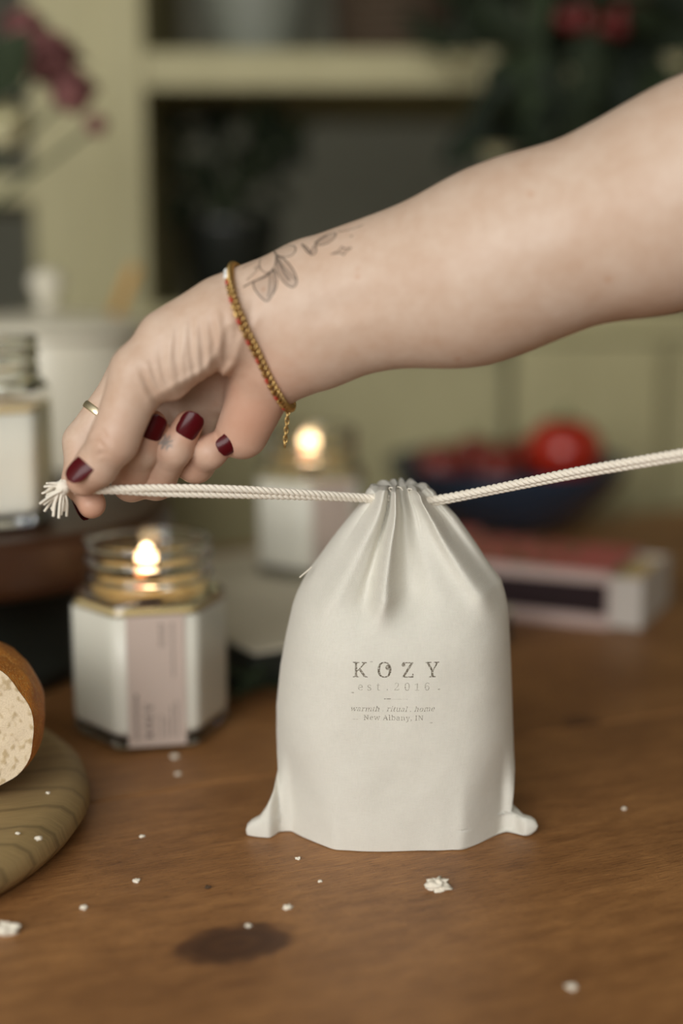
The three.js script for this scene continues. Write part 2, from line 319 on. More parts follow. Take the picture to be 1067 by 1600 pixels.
  BAG = thing('drawstring_bag', 'off-white cotton drawstring bag with stamped lettering standing filled on the table', 'bag');
  part('bag_front', surface(1), M.cloth, BAG);
  part('bag_back', surface(-1), M.clothPlain, BAG);
  // the hem folds over at the mouth and is drawn shut
  const mouth = grid(160, 8, (i, j) => {
    const a = i * 2 * Math.PI, side = Math.sin(a) >= 0 ? 1 : -1, u = Math.cos(a), e = shapeAt(clamp(u, -0.99999, 0.99999), top, side), mid = V((sil.at(-1)[1] + sil.at(-1)[2]) / 2, top - 0.012, BAGZ);
    const t = j; return V(mix(e.x, mid.x, t * t * 0.9), e.y + 0.0022 * Math.sin(t * Math.PI) - 0.004 * t * t, mix(e.z, mid.z, t * 0.95));
  });
  part('gathered_hem', mouth, M.clothPlain, BAG);
  // a loose thread on the left shoulder and short ones at the mouth
  const p = at(487, 886, -0.03);
  part('loose_thread', tube([p, at(479, 893, -0.028), at(468, 902, -0.026)], 0.00035, 10, 5), M.cord, BAG);
  for (const [x, y] of [[611, 766], [622, 765], [640, 768]]) part('loose_thread', tube([at(x, y + 3, -0.03), at(x - 3, y - 4, -0.028), at(x + 4, y - 3, -0.027), at(x + 7, y + 1, -0.027)], 0.0003, 10, 5), M.cord, BAG);
}

// ------------------------------------------------------------------ the cord through the bag's hem
function cordGeometry(points, radius, pitch) {              // three plies laid round each other
  const curve = new THREE.CatmullRomCurve3(points), len = curve.getLength(), n = Math.ceil(len / 0.0011), gs = [];
  const frames = curve.computeFrenetFrames(n, false);
  for (let s = 0; s < 3; s++) {
    const pts = [];
    for (let i = 0; i <= n; i++) {
      const p = curve.getPointAt(i / n), a = i / n * len / pitch * 2 * Math.PI + s * 2.0944;
      pts.push(p.addScaledVector(frames.normals[i], Math.cos(a) * radius * 0.52).addScaledVector(frames.binormals[i], Math.sin(a) * radius * 0.52));
    }
    gs.push(new THREE.TubeGeometry(new THREE.CatmullRomCurve3(pts), n * 2, radius * 0.56, 7));
  }
  return mergeGeometries(gs);
}
const PINCH = at(118, 764, 0.008);
{
  const d = part('drawstring', mergeGeometries([
    cordGeometry([at(608, 778, -0.034), at(572, 777, -0.032), at(480, 771, -0.016), at(360, 764, -0.001), at(250, 762.5, 0.006), at(180, 764, 0.009), PINCH], 0.00165, 0.0080),
    cordGeometry([at(608, 784, -0.036), at(572, 780, -0.033), at(480, 776, -0.017), at(360, 773, -0.003), at(250, 770.5, 0.004), at(180, 766.5, 0.008), at(116, 766, 0.0075)], 0.00165, 0.0080),
    cordGeometry([at(640, 784, -0.036), at(680, 780, -0.033), at(760, 765, -0.022), at(900, 736, 0.0), at(1067, 707, 0.024), at(1220, 680, 0.045), at(1420, 648, 0.07), at(1900, 560, 0.13)], 0.00175, 0.0080),
    cordGeometry([at(640, 788, -0.038), at(680, 784, -0.035), at(760, 769, -0.024), at(900, 742, -0.002), at(1067, 714, 0.022), at(1220, 687, 0.043), at(1420, 654, 0.068), at(1898, 563, 0.13)], 0.00175, 0.0080)]), M.cord, BAG);
  d.userData.label = 'thick twisted cotton cord drawn taut through the neck';
  part('knot', blob(0.0030, 12, 0.25, 3, 1, 1.15, 1).translate(...at(98, 762, 0.0075).toArray()), M.cord, d);
  part('knot', blob(0.0048, 14, 0.3, 3, 1, 1.1, 1).translate(...at(1900, 561, 0.13).toArray()), M.cord, d);
  for (let k = 0; k < 26; k++) {                            // the frayed end fans out past the fingers
    const a = rr(0, 1), ang = mix(2.75, 4.95, a), L = rr(24, 40) * mix(0.82, 1.25, a), x0 = 97 + rr(-4, 4), y0 = 762 + rr(-5, 5), z = 0.0075 + rr(-0.003, 0.003), z1 = z + rr(-0.004, 0.005), bend = rr(-4, 4);
    part('frayed_thread', tube([at(x0, y0, z), at(x0 + Math.cos(ang) * L * 0.5 + bend, y0 - Math.sin(ang) * L * 0.5, (z + z1) / 2), at(x0 + Math.cos(ang) * L, y0 - Math.sin(ang) * L + 3, z1)], rr(0.0004, 0.0007), 10, 5), M.cord, d);
  }
}

// ------------------------------------------------------------------ arm and hand
const J = (px, py, mm) => at(px, py, mm / 1000);
const cap = (a, ra, b, rb) => { const A = J(...a), B = J(...b), d = B.clone().sub(A); return { a: A, d, l2: d.lengthSq(), ra: ra / 1000, rb: rb / 1000 }; };
function dist(c, x, y, z) {
  const px = x - c.a.x, py = y - c.a.y, pz = z - c.a.z; let t = (px * c.d.x + py * c.d.y + pz * c.d.z) / c.l2; t = t < 0 ? 0 : t > 1 ? 1 : t;
  const ex = px - c.d.x * t, ey = py - c.d.y * t, ez = pz - c.d.z * t; return Math.sqrt(ex * ex + ey * ey + ez * ez) - (c.ra + (c.rb - c.ra) * t);
}
const smin = (a, b, k) => { const h = Math.max(0, k - Math.abs(a - b)) / k; return Math.min(a, b) - h * h * k * 0.25; };
const armParts = [
  cap([503, 444, 0], 20, [796, 379, 8], 28.5), cap([468, 530, 0], 19.5, [731, 446, 8], 28.5),
  cap([796, 379, 8], 28.5, [1125, 262, 24], 33.5), cap([731, 446, 8], 28.5, [1036, 334, 24], 34),
  cap([1125, 262, 24], 33.5, [1300, 200, 34], 36), cap([1036, 334, 24], 34, [1260, 255, 34], 37),
  cap([1290, 220, 34], 39, [1500, 120, 0], 42), cap([1500, 120, 0], 42, [1900, -180, -60], 50),
];
const palmParts = [
  cap([445, 478, 0], 19.5, [400, 488, -2], 18.5), cap([478, 529, 0], 20, [425, 548, -3], 18),
  cap([395, 478, 3], 15, [218, 583, 13], 11.2),  // thumb metacarpal
  cap([338, 486, 4], 12.5, [262, 530, 9], 12.5),
  cap([385, 492, -14], 14, [206, 592, -22], 10), cap([395, 520, -18], 13, [218, 608, -36], 9.5),
  cap([405, 545, -18], 12, [258, 622, -40], 9), cap([415, 570, -14], 12, [308, 640, -36], 9),
  cap([418, 586, -2], 13.5, [378, 676, -8], 11.5),           // heel of the hand
  cap([350, 512, 11], 14.5, [264, 590, 13], 10),             // ball of the thumb
];
const F = {
  thumb: [[[218, 583, 13], 11.4], [[178, 688, 17], 9.8], [[150, 728, 14], 8.6], [[131, 748, 10], 7.4]],
  index: [[[206, 592, -22], 10], [[129, 690, -15], 8.0], [[125, 752, -9], 7.2], [[143, 788, -3], 6.2]],
  middle: [[[218, 608, -36], 9.0], [[205, 754, -14], 7.8], [[222, 702, -1], 7.4], [[238, 664, 1], 6.4]],
  ring: [[[258, 622, -40], 8.8], [[245, 752, -15], 7.7], [[272, 702, -2], 7.3], [[294, 664, -2], 6.3]],
  pinky: [[[308, 640, -36], 8.4], [[306, 726, -17], 7.6], [[328, 706, -7], 6.9], [[350, 690, -8], 5.8]],
};
const fingerParts = Object.values(F).map((f) => f.slice(1).map((e, i) => cap(f[i][0], f[i][1], e[0], e[1])));
const creases = [   // [points in the photograph, half width mm, depth mm]
  [[[258, 530], [260, 575], [270, 616]], 1.7, 0.60], [[[283, 500], [281, 555], [288, 606]], 1.5, 0.68], [[[303, 486], [304, 545], [310, 602]], 1.4, 0.83], [[[318, 500], [322, 545], [323, 592]], 1.3, 0.75], [[[294, 540], [296, 580], [298, 606]], 1.2, 0.45],
  [[[333, 492], [340, 532], [338, 580]], 1.6, 0.75], [[[228, 572], [240, 602], [254, 630]], 1.7, 0.98], [[[352, 482], [358, 515], [353, 548]], 1.6, 0.68], [[[243, 560], [250, 592], [262, 622]], 1.5, 0.68],
  [[[152, 676], [168, 667], [182, 686]], 1.2, 0.51], [[[148, 691], [164, 682], [178, 700]], 1.2, 0.48], [[[158, 706], [170, 700], [180, 706]], 1.1, 0.33],
  [[[368, 516], [354, 558], [330, 588], [290, 608], [252, 630]], 2.6, 1.90], [[[470, 497], [530, 478], [590, 461]], 5.5, 0.55], [[[404, 468], [388, 500], [366, 522]], 2.4, 0.45],
].map(([pts, w, d]) => {
  const q = pts.map(([x, y]) => at(x, y, 0.012)), run = [0]; for (let i = 1; i < q.length; i++) run.push(run[i - 1] + q[i].distanceTo(q[i - 1]));
  return { pts: q, run, w: w / 1000, d: d / 1000 };
});
function skin(x, y, z) {
  let arm = dist(armParts[0], x, y, z);
  for (let i = 1; i < armParts.length; i++) arm = smin(arm, dist(armParts[i], x, y, z), 0.020);
  if (x > 0.10) return arm;
  let palm = dist(palmParts[0], x, y, z);
  for (let i = 1; i < palmParts.length; i++) palm = smin(palm, dist(palmParts[i], x, y, z), 0.009);
  palm = smin(palm, arm, 0.014);
  let base = palm, tips = 1;
  for (const f of fingerParts) {
    const p = dist(f[0], x, y, z); base = smin(base, p, 0.006);
    let chain = p; for (let i = 1; i < f.length; i++) chain = smin(chain, dist(f[i], x, y, z), 0.0035);
    tips = tips === 1 ? chain : smin(tips, chain, 0.0008);
  }
  let d = smin(base, tips, 0.0012);
  if (Math.abs(d) < 0.006 && z > -0.004) {
    for (const c of creases) {
      let m = 1, along = 0;
      for (let i = 1; i < c.pts.length; i++) {
        const a = c.pts[i - 1], b = c.pts[i], dx = b.x - a.x, dy = b.y - a.y; let t = ((x - a.x) * dx + (y - a.y) * dy) / (dx * dx + dy * dy); t = t < 0 ? 0 : t > 1 ? 1 : t;
        const e = Math.hypot(x - a.x - dx * t, y - a.y - dy * t); if (e < m) { m = e; along = (c.run[i - 1] + (c.run[i] - c.run[i - 1]) * t) / c.run.at(-1); }
      }
      if (m < c.w * 2.5) { const q = m / c.w; d += c.d * Math.pow(Math.sin(Math.PI * (0.04 + 0.92 * along)), 0.7) * (Math.exp(-q * q) - 0.35 * Math.exp(-(q - 1.5) * (q - 1.5) * 3)) * sstep(-0.004, 0.004, z); }
    }
  }
  return d;
}
function surfaceNet(f, lo, hi, cell) {                      // a smooth mesh of f = 0
  const nx = Math.ceil((hi[0] - lo[0]) / cell) + 1, ny = Math.ceil((hi[1] - lo[1]) / cell) + 1, nzz = Math.ceil((hi[2] - lo[2]) / cell) + 1, val = new Float32Array(nx * ny * nzz), B = 8, reach = B * cell * 0.9 + 0.004;
  const id = (i, j, k) => (k * ny + j) * nx + i, near = [];
  for (let k0 = 0; k0 < nzz; k0 += B) for (let j0 = 0; j0 < ny; j0 += B) for (let i0 = 0; i0 < nx; i0 += B) {
    const d = f(lo[0] + (i0 + B / 2) * cell, lo[1] + (j0 + B / 2) * cell, lo[2] + (k0 + B / 2) * cell), far = Math.abs(d) > reach;
    if (!far) near.push([i0, j0, k0]);
    for (let k = k0; k < Math.min(k0 + B, nzz); k++) for (let j = j0; j < Math.min(j0 + B, ny); j++) for (let i = i0; i < Math.min(i0 + B, nx); i++) val[id(i, j, k)] = far ? d : f(lo[0] + i * cell, lo[1] + j * cell, lo[2] + k * cell);
  }
  const vert = new Map(), pos = [], idx = [];
  for (const [i0, j0, k0] of near) for (let k = k0; k < Math.min(k0 + B, nzz - 1); k++) for (let j = j0; j < Math.min(j0 + B, ny - 1); j++) for (let i = i0; i < Math.min(i0 + B, nx - 1); i++) {
    let n = 0, sx = 0, sy = 0, sz = 0, mask = 0; const v = [];
    for (let q = 0; q < 8; q++) { v[q] = val[id(i + (q & 1), j + (q >> 1 & 1), k + (q >> 2))]; if (v[q] < 0) mask |= 1 << q; }
    if (mask === 0 || mask === 255) continue;
    for (let q = 0; q < 8; q++) for (const bit of [1, 2, 4]) if (!(q & bit)) {
      const r = q | bit; if ((v[q] < 0) === (v[r] < 0)) continue; const t = v[q] / (v[q] - v[r]); n++;
      sx += (q & 1) + (bit === 1 ? t : 0); sy += (q >> 1 & 1) + (bit === 2 ? t : 0); sz += (q >> 2) + (bit === 4 ? t : 0);
    }
    vert.set(id(i, j, k), pos.length / 3); pos.push(lo[0] + (i + sx / n) * cell, lo[1] + (j + sy / n) * cell, lo[2] + (k + sz / n) * cell);
  }
  const step = [[1, 0, 0], [0, 1, 0], [0, 0, 1]];
  for (const key of vert.keys()) {
    const i = key % nx, j = Math.floor(key / nx) % ny, k = Math.floor(key / (nx * ny));
    for (let a = 0; a < 3; a++) {
      const s = step[a], b = step[(a + 1) % 3], c = step[(a + 2) % 3];
      const v0 = val[key] < 0, v1 = val[id(i + s[0], j + s[1], k + s[2])] < 0; if (v0 === v1) continue;
      const q = [key, id(i - b[0], j - b[1], k - b[2]), id(i - b[0] - c[0], j - b[1] - c[1], k - b[2] - c[2]), id(i - c[0], j - c[1], k - c[2])].map((x) => vert.get(x));
      if (q.includes(undefined)) continue;
      if (v0) idx.push(q[0], q[1], q[2], q[0], q[2], q[3]); else idx.push(q[0], q[2], q[1], q[0], q[3], q[2]);
    }
  }
  const nor = new Float32Array(pos.length), e = cell * 0.6;
  for (let i = 0; i < pos.length; i += 3) {
    const [x, y, z] = [pos[i], pos[i + 1], pos[i + 2]], gx = f(x + e, y, z) - f(x - e, y, z), gy = f(x, y + e, z) - f(x, y - e, z), gz = f(x, y, z + e) - f(x, y, z - e), l = Math.hypot(gx, gy, gz) || 1;
    nor[i] = gx / l; nor[i + 1] = gy / l; nor[i + 2] = gz / l;
  }
  const g = new THREE.BufferGeometry(); g.setAttribute('position', new THREE.Float32BufferAttribute(pos, 3)); g.setAttribute('normal', new THREE.BufferAttribute(nor, 3)); g.setIndex(idx); return g;
}
function pushOut(p, dir, lift) {                            // slides a point along dir until it lies lift above the skin
  const q = p.clone(); for (let i = 0; i < 60; i++) { const d = skin(q.x, q.y, q.z) - lift; if (Math.abs(d) < 2e-5) break; q.addScaledVector(dir, -d * 0.8); } return q;
}
{
  const person = thing('person', 'bare tattooed forearm and hand with dark red nails pinching the cord end', 'person');
  const g = surfaceNet(skin, [-0.150, 0.055, -0.125], [0.40, 0.46, 0.085], 0.0010);
  // skin tone and where each point lies on the forearm: length along it and turn round it, in metres
  const axisA = J(493, 486, 0), axisB = J(1070, 307, 24), ax = axisB.clone().sub(axisA).normalize(), e1 = V(0, 0, 1).addScaledVector(ax, -ax.z).normalize(), e2 = new THREE.Vector3().crossVectors(e1, ax);
  const pos = g.attributes.position, col = new Float32Array(pos.count * 3), uv = new Float32Array(pos.count * 2), ang = new Float32Array(pos.count), v = V(0, 0, 0);
  const pinkAt = [[J(135, 745, 10), 13, 0.8], [J(143, 790, -3), 14, 0.9], [J(238, 664, 1), 13, 0.9], [J(294, 664, -2), 12, 0.9], [J(350, 690, -8), 12, 0.9], [J(395, 660, 4), 24, 0.75], [J(300, 730, -8), 14, 0.55], [J(180, 690, 20), 14, 0.35], [J(205, 750, -5), 14, 0.5], [J(245, 750, -8), 14, 0.5], [J(420, 600, 10), 20, 0.5]];
  const star = J(258, 692, 6), moles = [[J(558, 432, 22), 0.9], [J(558, 420, 22), 0.6], [J(411, 452, 20), 0.8], [J(827, 303, 40), 1.1], [J(946, 437, 45), 1.0], [J(710, 557, 8), 1.0]];
  for (let i = 0; i < pos.count; i++) {
    v.fromBufferAttribute(pos, i);
    let pink = 0; if (v.x < 0.02) for (const [c, r, s] of pinkAt) pink = Math.max(pink, s * gauss(v.distanceTo(c) * 1000 / r * (1 + 0.3 * nz(v.x * 160, v.y * 160, v.z * 160))));
    const n = 0.05 * nz(v.x * 60, v.y * 60, v.z * 60) + 0.035 * nz(v.x * 190, v.y * 190, v.z * 190) + 0.03 * nz(v.x * 520, v.y * 520, v.z * 520);
    let r = 0.590 + n * 0.8, gg = 0.430 + n, b = 0.328 + n;
    r = mix(r, 0.56, pink); gg = mix(gg, 0.285, pink); b = mix(b, 0.19, pink);
    const sx = (v.x - star.x) * 1000, sy = (v.y - star.y) * 1000, sr = Math.hypot(sx, sy);
    if (sr < 4.2 && v.z > -0.008) { let m = gauss(sr / 0.9); for (let k = 0; k < 4; k++) { const a = k * Math.PI / 4 + 0.2, off = Math.abs(sx * Math.sin(a) - sy * Math.cos(a)); m = Math.max(m, gauss(off / 0.62) * sstep(3.9, 2.6, sr)); } r = mix(r, 0.20, m * 0.85); gg = mix(gg, 0.19, m * 0.85); b = mix(b, 0.18, m * 0.85); }
    for (const [c, s] of moles) { const d = Math.hypot(v.x - c.x, v.y - c.y) * 1000; if (d < 3 && v.z > c.z - 0.03) { const m = gauss(d / s) * 0.6; r = mix(r, 0.45, m); gg = mix(gg, 0.19, m); b = mix(b, 0.08, m); } }
    col.set([r, gg, b], i * 3);
    v.sub(axisA); const s = v.dot(ax), a = Math.atan2(v.dot(e2), v.dot(e1)); ang[i] = a; uv[2 * i] = s; uv[2 * i + 1] = a * 0.03;
  }
  g.setAttribute('color', new THREE.BufferAttribute(col, 3)); g.setAttribute('uv', new THREE.BufferAttribute(uv, 2));
  const front = [], rear = [], I = g.index.array;
  for (let i = 0; i < I.length; i += 3) { const far = [0, 1, 2].some((k) => Math.abs(ang[I[i + k]]) > 2.4); (far ? rear : front).push(I[i], I[i + 1], I[i + 2]); }
  g.setIndex([...front, ...rear]); g.addGroup(0, front.length, 0); g.addGroup(front.length, rear.length, 1);
  // ink of the wrist tattoo, drawn in the forearm's own coordinates (millimetres along and round the arm)
  const TW = 2048, TH = 1536, S = TW / 0.13, OX = 0.06, OY = 0.045;
  const cv = document.createElement('canvas'); cv.width = TW; cv.height = TH; const c = cv.getContext('2d'); c.fillStyle = '#fff'; c.fillRect(0, 0, TW, TH);
  const INK = [   // line width mm, strength, shading, [along the arm mm, round the arm mm] ...
    [0.5, 0.6, 0.16, [[-6.3, 34.3], [-3.4, 31.1], [-0.6, 24.8], [0.6, 20.0], [0.5, 16.1], [-1.7, 14.2], [-4.1, 16.8], [-5.9, 21.2], [-6.7, 25.0], [-6.8, 30.7], [-6.3, 34.3]]],
    [0.4, 0.5, 0, [[-6.0, 33.1], [-4.4, 26.3], [-2.1, 22.2], [-0.0, 17.9]]],
    [1.3, 0.25, 0, [[-5.8, 31.0], [-4.6, 24.2], [-2.6, 18.8]]],
    [0.5, 0.6, 0.12, [[-7.9, 26.7], [-10.5, 24.5], [-16.4, 23.2], [-17.6, 22.0], [-16.9, 17.8], [-14.6, 13.0], [-13.1, 11.6], [-10.7, 13.8], [-8.8, 17.6], [-8.2, 22.8], [-7.9, 26.7]]],
    [0.45, 0.5, 0.08, [[-7.6, 25.4], [-6.9, 21.6], [-7.9, 17.3], [-10.0, 14.5]]],
    [1, 0.25, 0, [[-9.8, 23.4], [-10.6, 18.3], [-12.4, 13.8]]],
    [0.6, 0.65, 0, [[-21.3, 21.4], [-19.0, 22.5], [-16.7, 23.1], [-12.7, 23.5], [-10.0, 24.2], [-7.9, 26.7]]],
    [0.5, 0.5, 0.08, [[-8.5, 42.3], [-6.4, 34.4], [-2.9, 31.1], [0.5, 30.7], [2.1, 33.3], [1.8, 36.7], [-0.7, 40.2], [-4.4, 41.0], [-8.1, 43.5], [-8.5, 42.3]]],
    [0.45, 0.42, 0.03, [[-7.8, 41.6], [-10.9, 40.6], [-14.1, 38.8], [-14.1, 31.1], [-12.9, 27.0], [-10.5, 24.8], [-7.7, 27.0], [-6.5, 32.2], [-7.8, 41.6]]],
    [0.45, 0.4, 0, [[-21.2, 33.6], [-18.2, 35.9], [-14.6, 39.6]]],
    [0.45, 0.4, 0, [[-19.6, 24.9], [-16.8, 26.9], [-14.0, 30.1]]],
    [1, 0.3, 0, [[-15.9, 30.5], [-14.4, 31.7]]],
    [0.5, 0.5, 0.2, [[4.5, 37.2], [7.3, 33.3], [7.9, 28.6], [6.2, 31.5], [4.5, 37.2]]],
    [0.5, 0.5, 0.1, [[7.9, 28.6], [9.6, 27.7], [10.7, 31.6], [10.1, 34.6], [8.6, 31.8], [7.9, 28.6]]],
    [0.5, 0.55, 0.15, [[10.2, 35.1], [11.9, 38.1], [15.3, 39.8], [19.4, 38.9], [19.0, 34.6], [16.3, 32.8], [12.9, 32.3], [10.4, 34.5]]],
    [1.5, 0.35, 0, [[10.5, 35.8], [12.5, 37.7], [14.7, 38.7]]],
    [0.5, 0.5, 0, [[20.0, 38.5], [24.5, 36.8], [28.2, 36.6], [30.8, 36.9]]],
    [0.4, 0.6, 0.1, [[16.2, 25.7], [19.4, 25.5], [21.3, 28.2], [21.7, 25.8], [25.8, 25.4], [22.3, 24.3], [21.1, 22.5], [20.5, 24.5], [16.3, 25.7]]],
    [0.9, 0.4, 0, [[25.5, 31.8], [25.8, 31.6]]],
  ];
  c.lineJoin = c.lineCap = 'round';
  for (const [w, a, fill, pts] of INK) {
    const q = pts.map(([s, t]) => [(s / 1000 + OX) * S, TH - (t / 1000 + OY) * S]);
    c.beginPath(); c.moveTo(...q[0]);
    for (let i = 1; i < q.length - 1; i++) c.quadraticCurveTo(q[i][0], q[i][1], (q[i][0] + q[i + 1][0]) / 2, (q[i][1] + q[i + 1][1]) / 2);
    c.lineTo(...q.at(-1)); c.strokeStyle = `rgba(52,54,54,${Math.min(1, a * 1.3)})`; c.lineWidth = w / 1000 * S; c.stroke();
    if (fill) { c.fillStyle = `rgba(70,70,68,${fill})`; c.fill(); }
  }
  const tattoo = new THREE.CanvasTexture(cv); tattoo.colorSpace = THREE.SRGBColorSpace; tattoo.wrapS = tattoo.wrapT = THREE.ClampToEdgeWrapping; tattoo.magFilter = THREE.LinearFilter;
  tattoo.repeat.set(S / TW, S / TH); tattoo.offset.set(OX * S / TW, OY * S / TH);
  const skinLook = { vertexColors: true, roughness: 0.48, sheen: 0.15, sheenColor: new THREE.Color(1, 0.8, 0.7), sheenRoughness: 0.5, specularIntensity: 0.7 };
  M.skinInk = new THREE.MeshPhysicalMaterial({ ...skinLook, map: tattoo }); M.skin = new THREE.MeshPhysicalMaterial(skinLook);
  part('arm_and_hand', g, [M.skinInk, M.skin], person);
  // nails: curved plates on the finger ends
  function nail(name, centre, axis, normal, w, l, rho, taper) {
    axis.normalize(); normal.addScaledVector(axis, -normal.dot(axis)).normalize(); const side = new THREE.Vector3().crossVectors(normal, axis), th = 0.0006;
    const layer = (lift) => grid(14, 18, (i, j) => {
      const b = j * 2 - 1, wide = w / 2 * Math.pow(Math.max(0, 1 - Math.pow(Math.abs(b), b > 0 ? taper : 4)), 0.5) * (b > 0 ? 1 : 0.97), a = (i * 2 - 1) * wide / rho;
      return centre.clone().addScaledVector(axis, b * l / 2).addScaledVector(side, Math.sin(a) * (rho + lift)).addScaledVector(normal, Math.cos(a) * (rho + lift) - rho - b * b * l * 0.05);
    });
    part(name, mergeGeometries([layer(th), layer(0)]), M.nail, person).material.side = THREE.DoubleSide;
  }
  const dirOf = (f) => J(...f[3][0]).sub(J(...f[2][0]));
  const nailOn = (name, f, nrm, along, w, l, taper) => {
    const axis = dirOf(f).normalize(), n = nrm.clone().addScaledVector(axis, -nrm.dot(axis)).normalize(), p = J(...f[3][0]).addScaledVector(axis, along);
    nail(name, pushOut(p.clone().addScaledVector(n, 0.006), n, 0.0003), axis, n, w, l, f[3][1] / 1000 * 0.95, taper);
  };
  {
    const n = V(-0.22, 0.42, 0.88).normalize(), p = J(143, 743, 12); nail('thumb_nail', pushOut(p.addScaledVector(n, 0.006), n, 0.0005), V(-0.72, -0.66, 0.06), n, 0.0098, 0.0152, 0.0080, 2.4);
  }
  nailOn('fingernail', F.index, V(-0.75, -0.55, -0.15), -0.0012, 0.0095, 0.0105, 3);
  nailOn('fingernail', F.middle, V(0.15, -0.2, 1), 0.001, 0.0105, 0.0125, 3);
  nailOn('fingernail', F.ring, V(0.1, -0.2, 1), 0.001, 0.0105, 0.0125, 3);
  nailOn('fingernail', F.pinky, V(0.1, -0.1, 1), 0.001, 0.009, 0.0105, 3);
}
// the ring on the index finger
{
  const a = J(...F.index[0][0]), b = J(...F.index[1][0]), axis = b.clone().sub(a).normalize(), c = a.clone().lerp(b, 0.60), n1 = V(0, 0, 1).addScaledVector(axis, -axis.z).normalize(), n2 = new THREE.Vector3().crossVectors(axis, n1);
  const only = (x, y, z) => dist(fingerParts[1][0], x, y, z);
  const g = grid(72, 12, (i, j) => {
    const t = i * 2 * Math.PI, dir = n1.clone().multiplyScalar(Math.cos(t)).addScaledVector(n2, Math.sin(t)); let r = 0.006; for (let k = 0; k < 30; k++) { const p = c.clone().addScaledVector(dir, r); r -= only(p.x, p.y, p.z) * 0.9; }
    const q = j * 2 * Math.PI; return c.clone().addScaledVector(dir, r + 0.0004 + 0.0006 * Math.cos(q)).addScaledVector(axis, 0.0017 * Math.sin(q));
  });
  single('finger_ring', g, M.paleGold, 'plain narrow gold ring on the index finger', 'ring');
}
// the bracelets round the wrist
function wristPath(p0, p1, lift, zTilt, n = 140) {
  const c = p0.clone().add(p1).multiplyScalar(0.5), up = p0.clone().sub(p1).normalize(), across = V(zTilt, 0, 1).addScaledVector(up, -up.z).normalize(), out = []; c.z -= 0.001;
  for (let i = 0; i < n; i++) {
    const a = i / n * 2 * Math.PI, dir = up.clone().multiplyScalar(Math.cos(a)).addScaledVector(across, Math.sin(a)); let r = 0.02;
    for (let k = 0; k < 60; k++) { const p = c.clone().addScaledVector(dir, r); r -= (skin(p.x, p.y, p.z) - lift) * 0.7; }
    out.push(c.clone().addScaledVector(dir, r));
  }
  return out;
}
{
  const path = wristPath(at(369, 424, 0), at(450, 628, 0), 0.0013, -0.12), curve = new THREE.CatmullRomCurve3(path, true), len = curve.getLength(), n = 900, fr = curve.computeFrenetFrames(n, true), gs = [];
  for (let s = 0; s < 2; s++) {
    const pts = []; for (let i = 0; i < n; i++) { const a = i / n * 38 * 2 * Math.PI + s * Math.PI, p = curve.getPointAt(i / n); pts.push(p.addScaledVector(fr.normals[i], Math.cos(a) * 0.0010).addScaledVector(fr.binormals[i], Math.sin(a) * 0.0010)); }
    gs.push(new THREE.TubeGeometry(new THREE.CatmullRomCurve3(pts, true), 1800, 0.00058, 6, true));
  }
  const b = thing('rope_chain_bracelet', 'gold rope-chain bracelet with a dangling end round the wrist', 'bracelet');
  part('chain', mergeGeometries(gs), M.gold, b);
  const e = at(452, 634, 0.0);
  part('clasp', blob(0.0018, 10, 0.1, 2).translate(e.x, e.y, e.z), M.gold, b);
  for (let k = 0; k < 8; k++) { const l = new THREE.TorusGeometry(0.0012, 0.00035, 6, 14); l.scale(0.7, 1.25, 1); l.rotateY(k % 2 ? 1.3 : 0.2); const p = at(450 - k * 0.7, 643 + k * 7.2, 0.001); part('link', l.translate(p.x, p.y, p.z), M.gold, b); }
}
{
  const path = wristPath(at(361, 424, 0), at(444, 632, 0), 0.0007, -0.12), curve = new THREE.CatmullRomCurve3(path, true);
  const b = thing('beaded_bracelet', 'thin gold bracelet with red beads and one white bar, beside the rope chain', 'bracelet');
  part('chain', new THREE.TubeGeometry(curve, 300, 0.0004, 6, true), M.gold, b);
  for (let k = 0; k < 60; k++) {
    const t = k / 60, p = curve.getPointAt(t), d = curve.getTangentAt(t), white = k === 4, s = white ? 0.0013 : 0.0008, g = new THREE.CapsuleGeometry(s, white ? 0.0055 : 0.0012, 4, 8);
    g.applyQuaternion(new THREE.Quaternion().setFromUnitVectors(V(0, 1, 0), d)); g.translate(p.x, p.y, p.z);
    part(white ? 'bar_bead' : 'bead', g, white ? M.whiteBead : k % 3 ? M.gold : M.redBead, b);
  }
}

// ------------------------------------------------------------------ candles in six-sided jars
function hexRadius(a, R, round) {                           // six-sided outline with soft corners
  const s = Math.PI / 3, q = ((a % s) + s) % s - s / 2, r = R * Math.cos(s / 2) / Math.cos(q), cut = Math.min(r, R * 0.965);
  return mix(smin(r, R * 0.972, R * 0.03), R * 0.93, round);
}
function jarSurface(profile, seg = 144) {                   // profile rows: height, radius, roundness 0 six-sided .. 1 circle
  return grid(seg, profile.length - 1, (i, j) => {
    const [y, r, rd] = profile[Math.round(j * (profile.length - 1))], a = i * 2 * Math.PI, h = mix(hexRadius(a, r, 0), r, rd); return V(Math.cos(a) * h, y, -Math.sin(a) * h);
  }, true);
}
const flip = (g) => { const i = g.index.array; for (let k = 0; k < i.length; k += 3) { const t = i[k]; i[k] = i[k + 1]; i[k + 1] = t; } g.computeVertexNormals(); return g; };
const R = 0.0450;
const JAR_BASE = jarSurface([[0.0008, 0.0005, 0], [0.0003, 0.034, 0], [0.0008, 0.040, 0], [0.003, 0.0432, 0], [0.0065, 0.0444, 0], [0.0075, 0.0440, 0], [0.0075, 0.0005, 0]]);
const JAR_WALL = jarSurface([[0.0066, 0.0444, 0], [0.009, 0.0448, 0], [0.012, R, 0], [0.04, R, 0], [0.072, R, 0], [0.076, 0.0446, 0.02], [0.0795, 0.0434, 0.1]]);
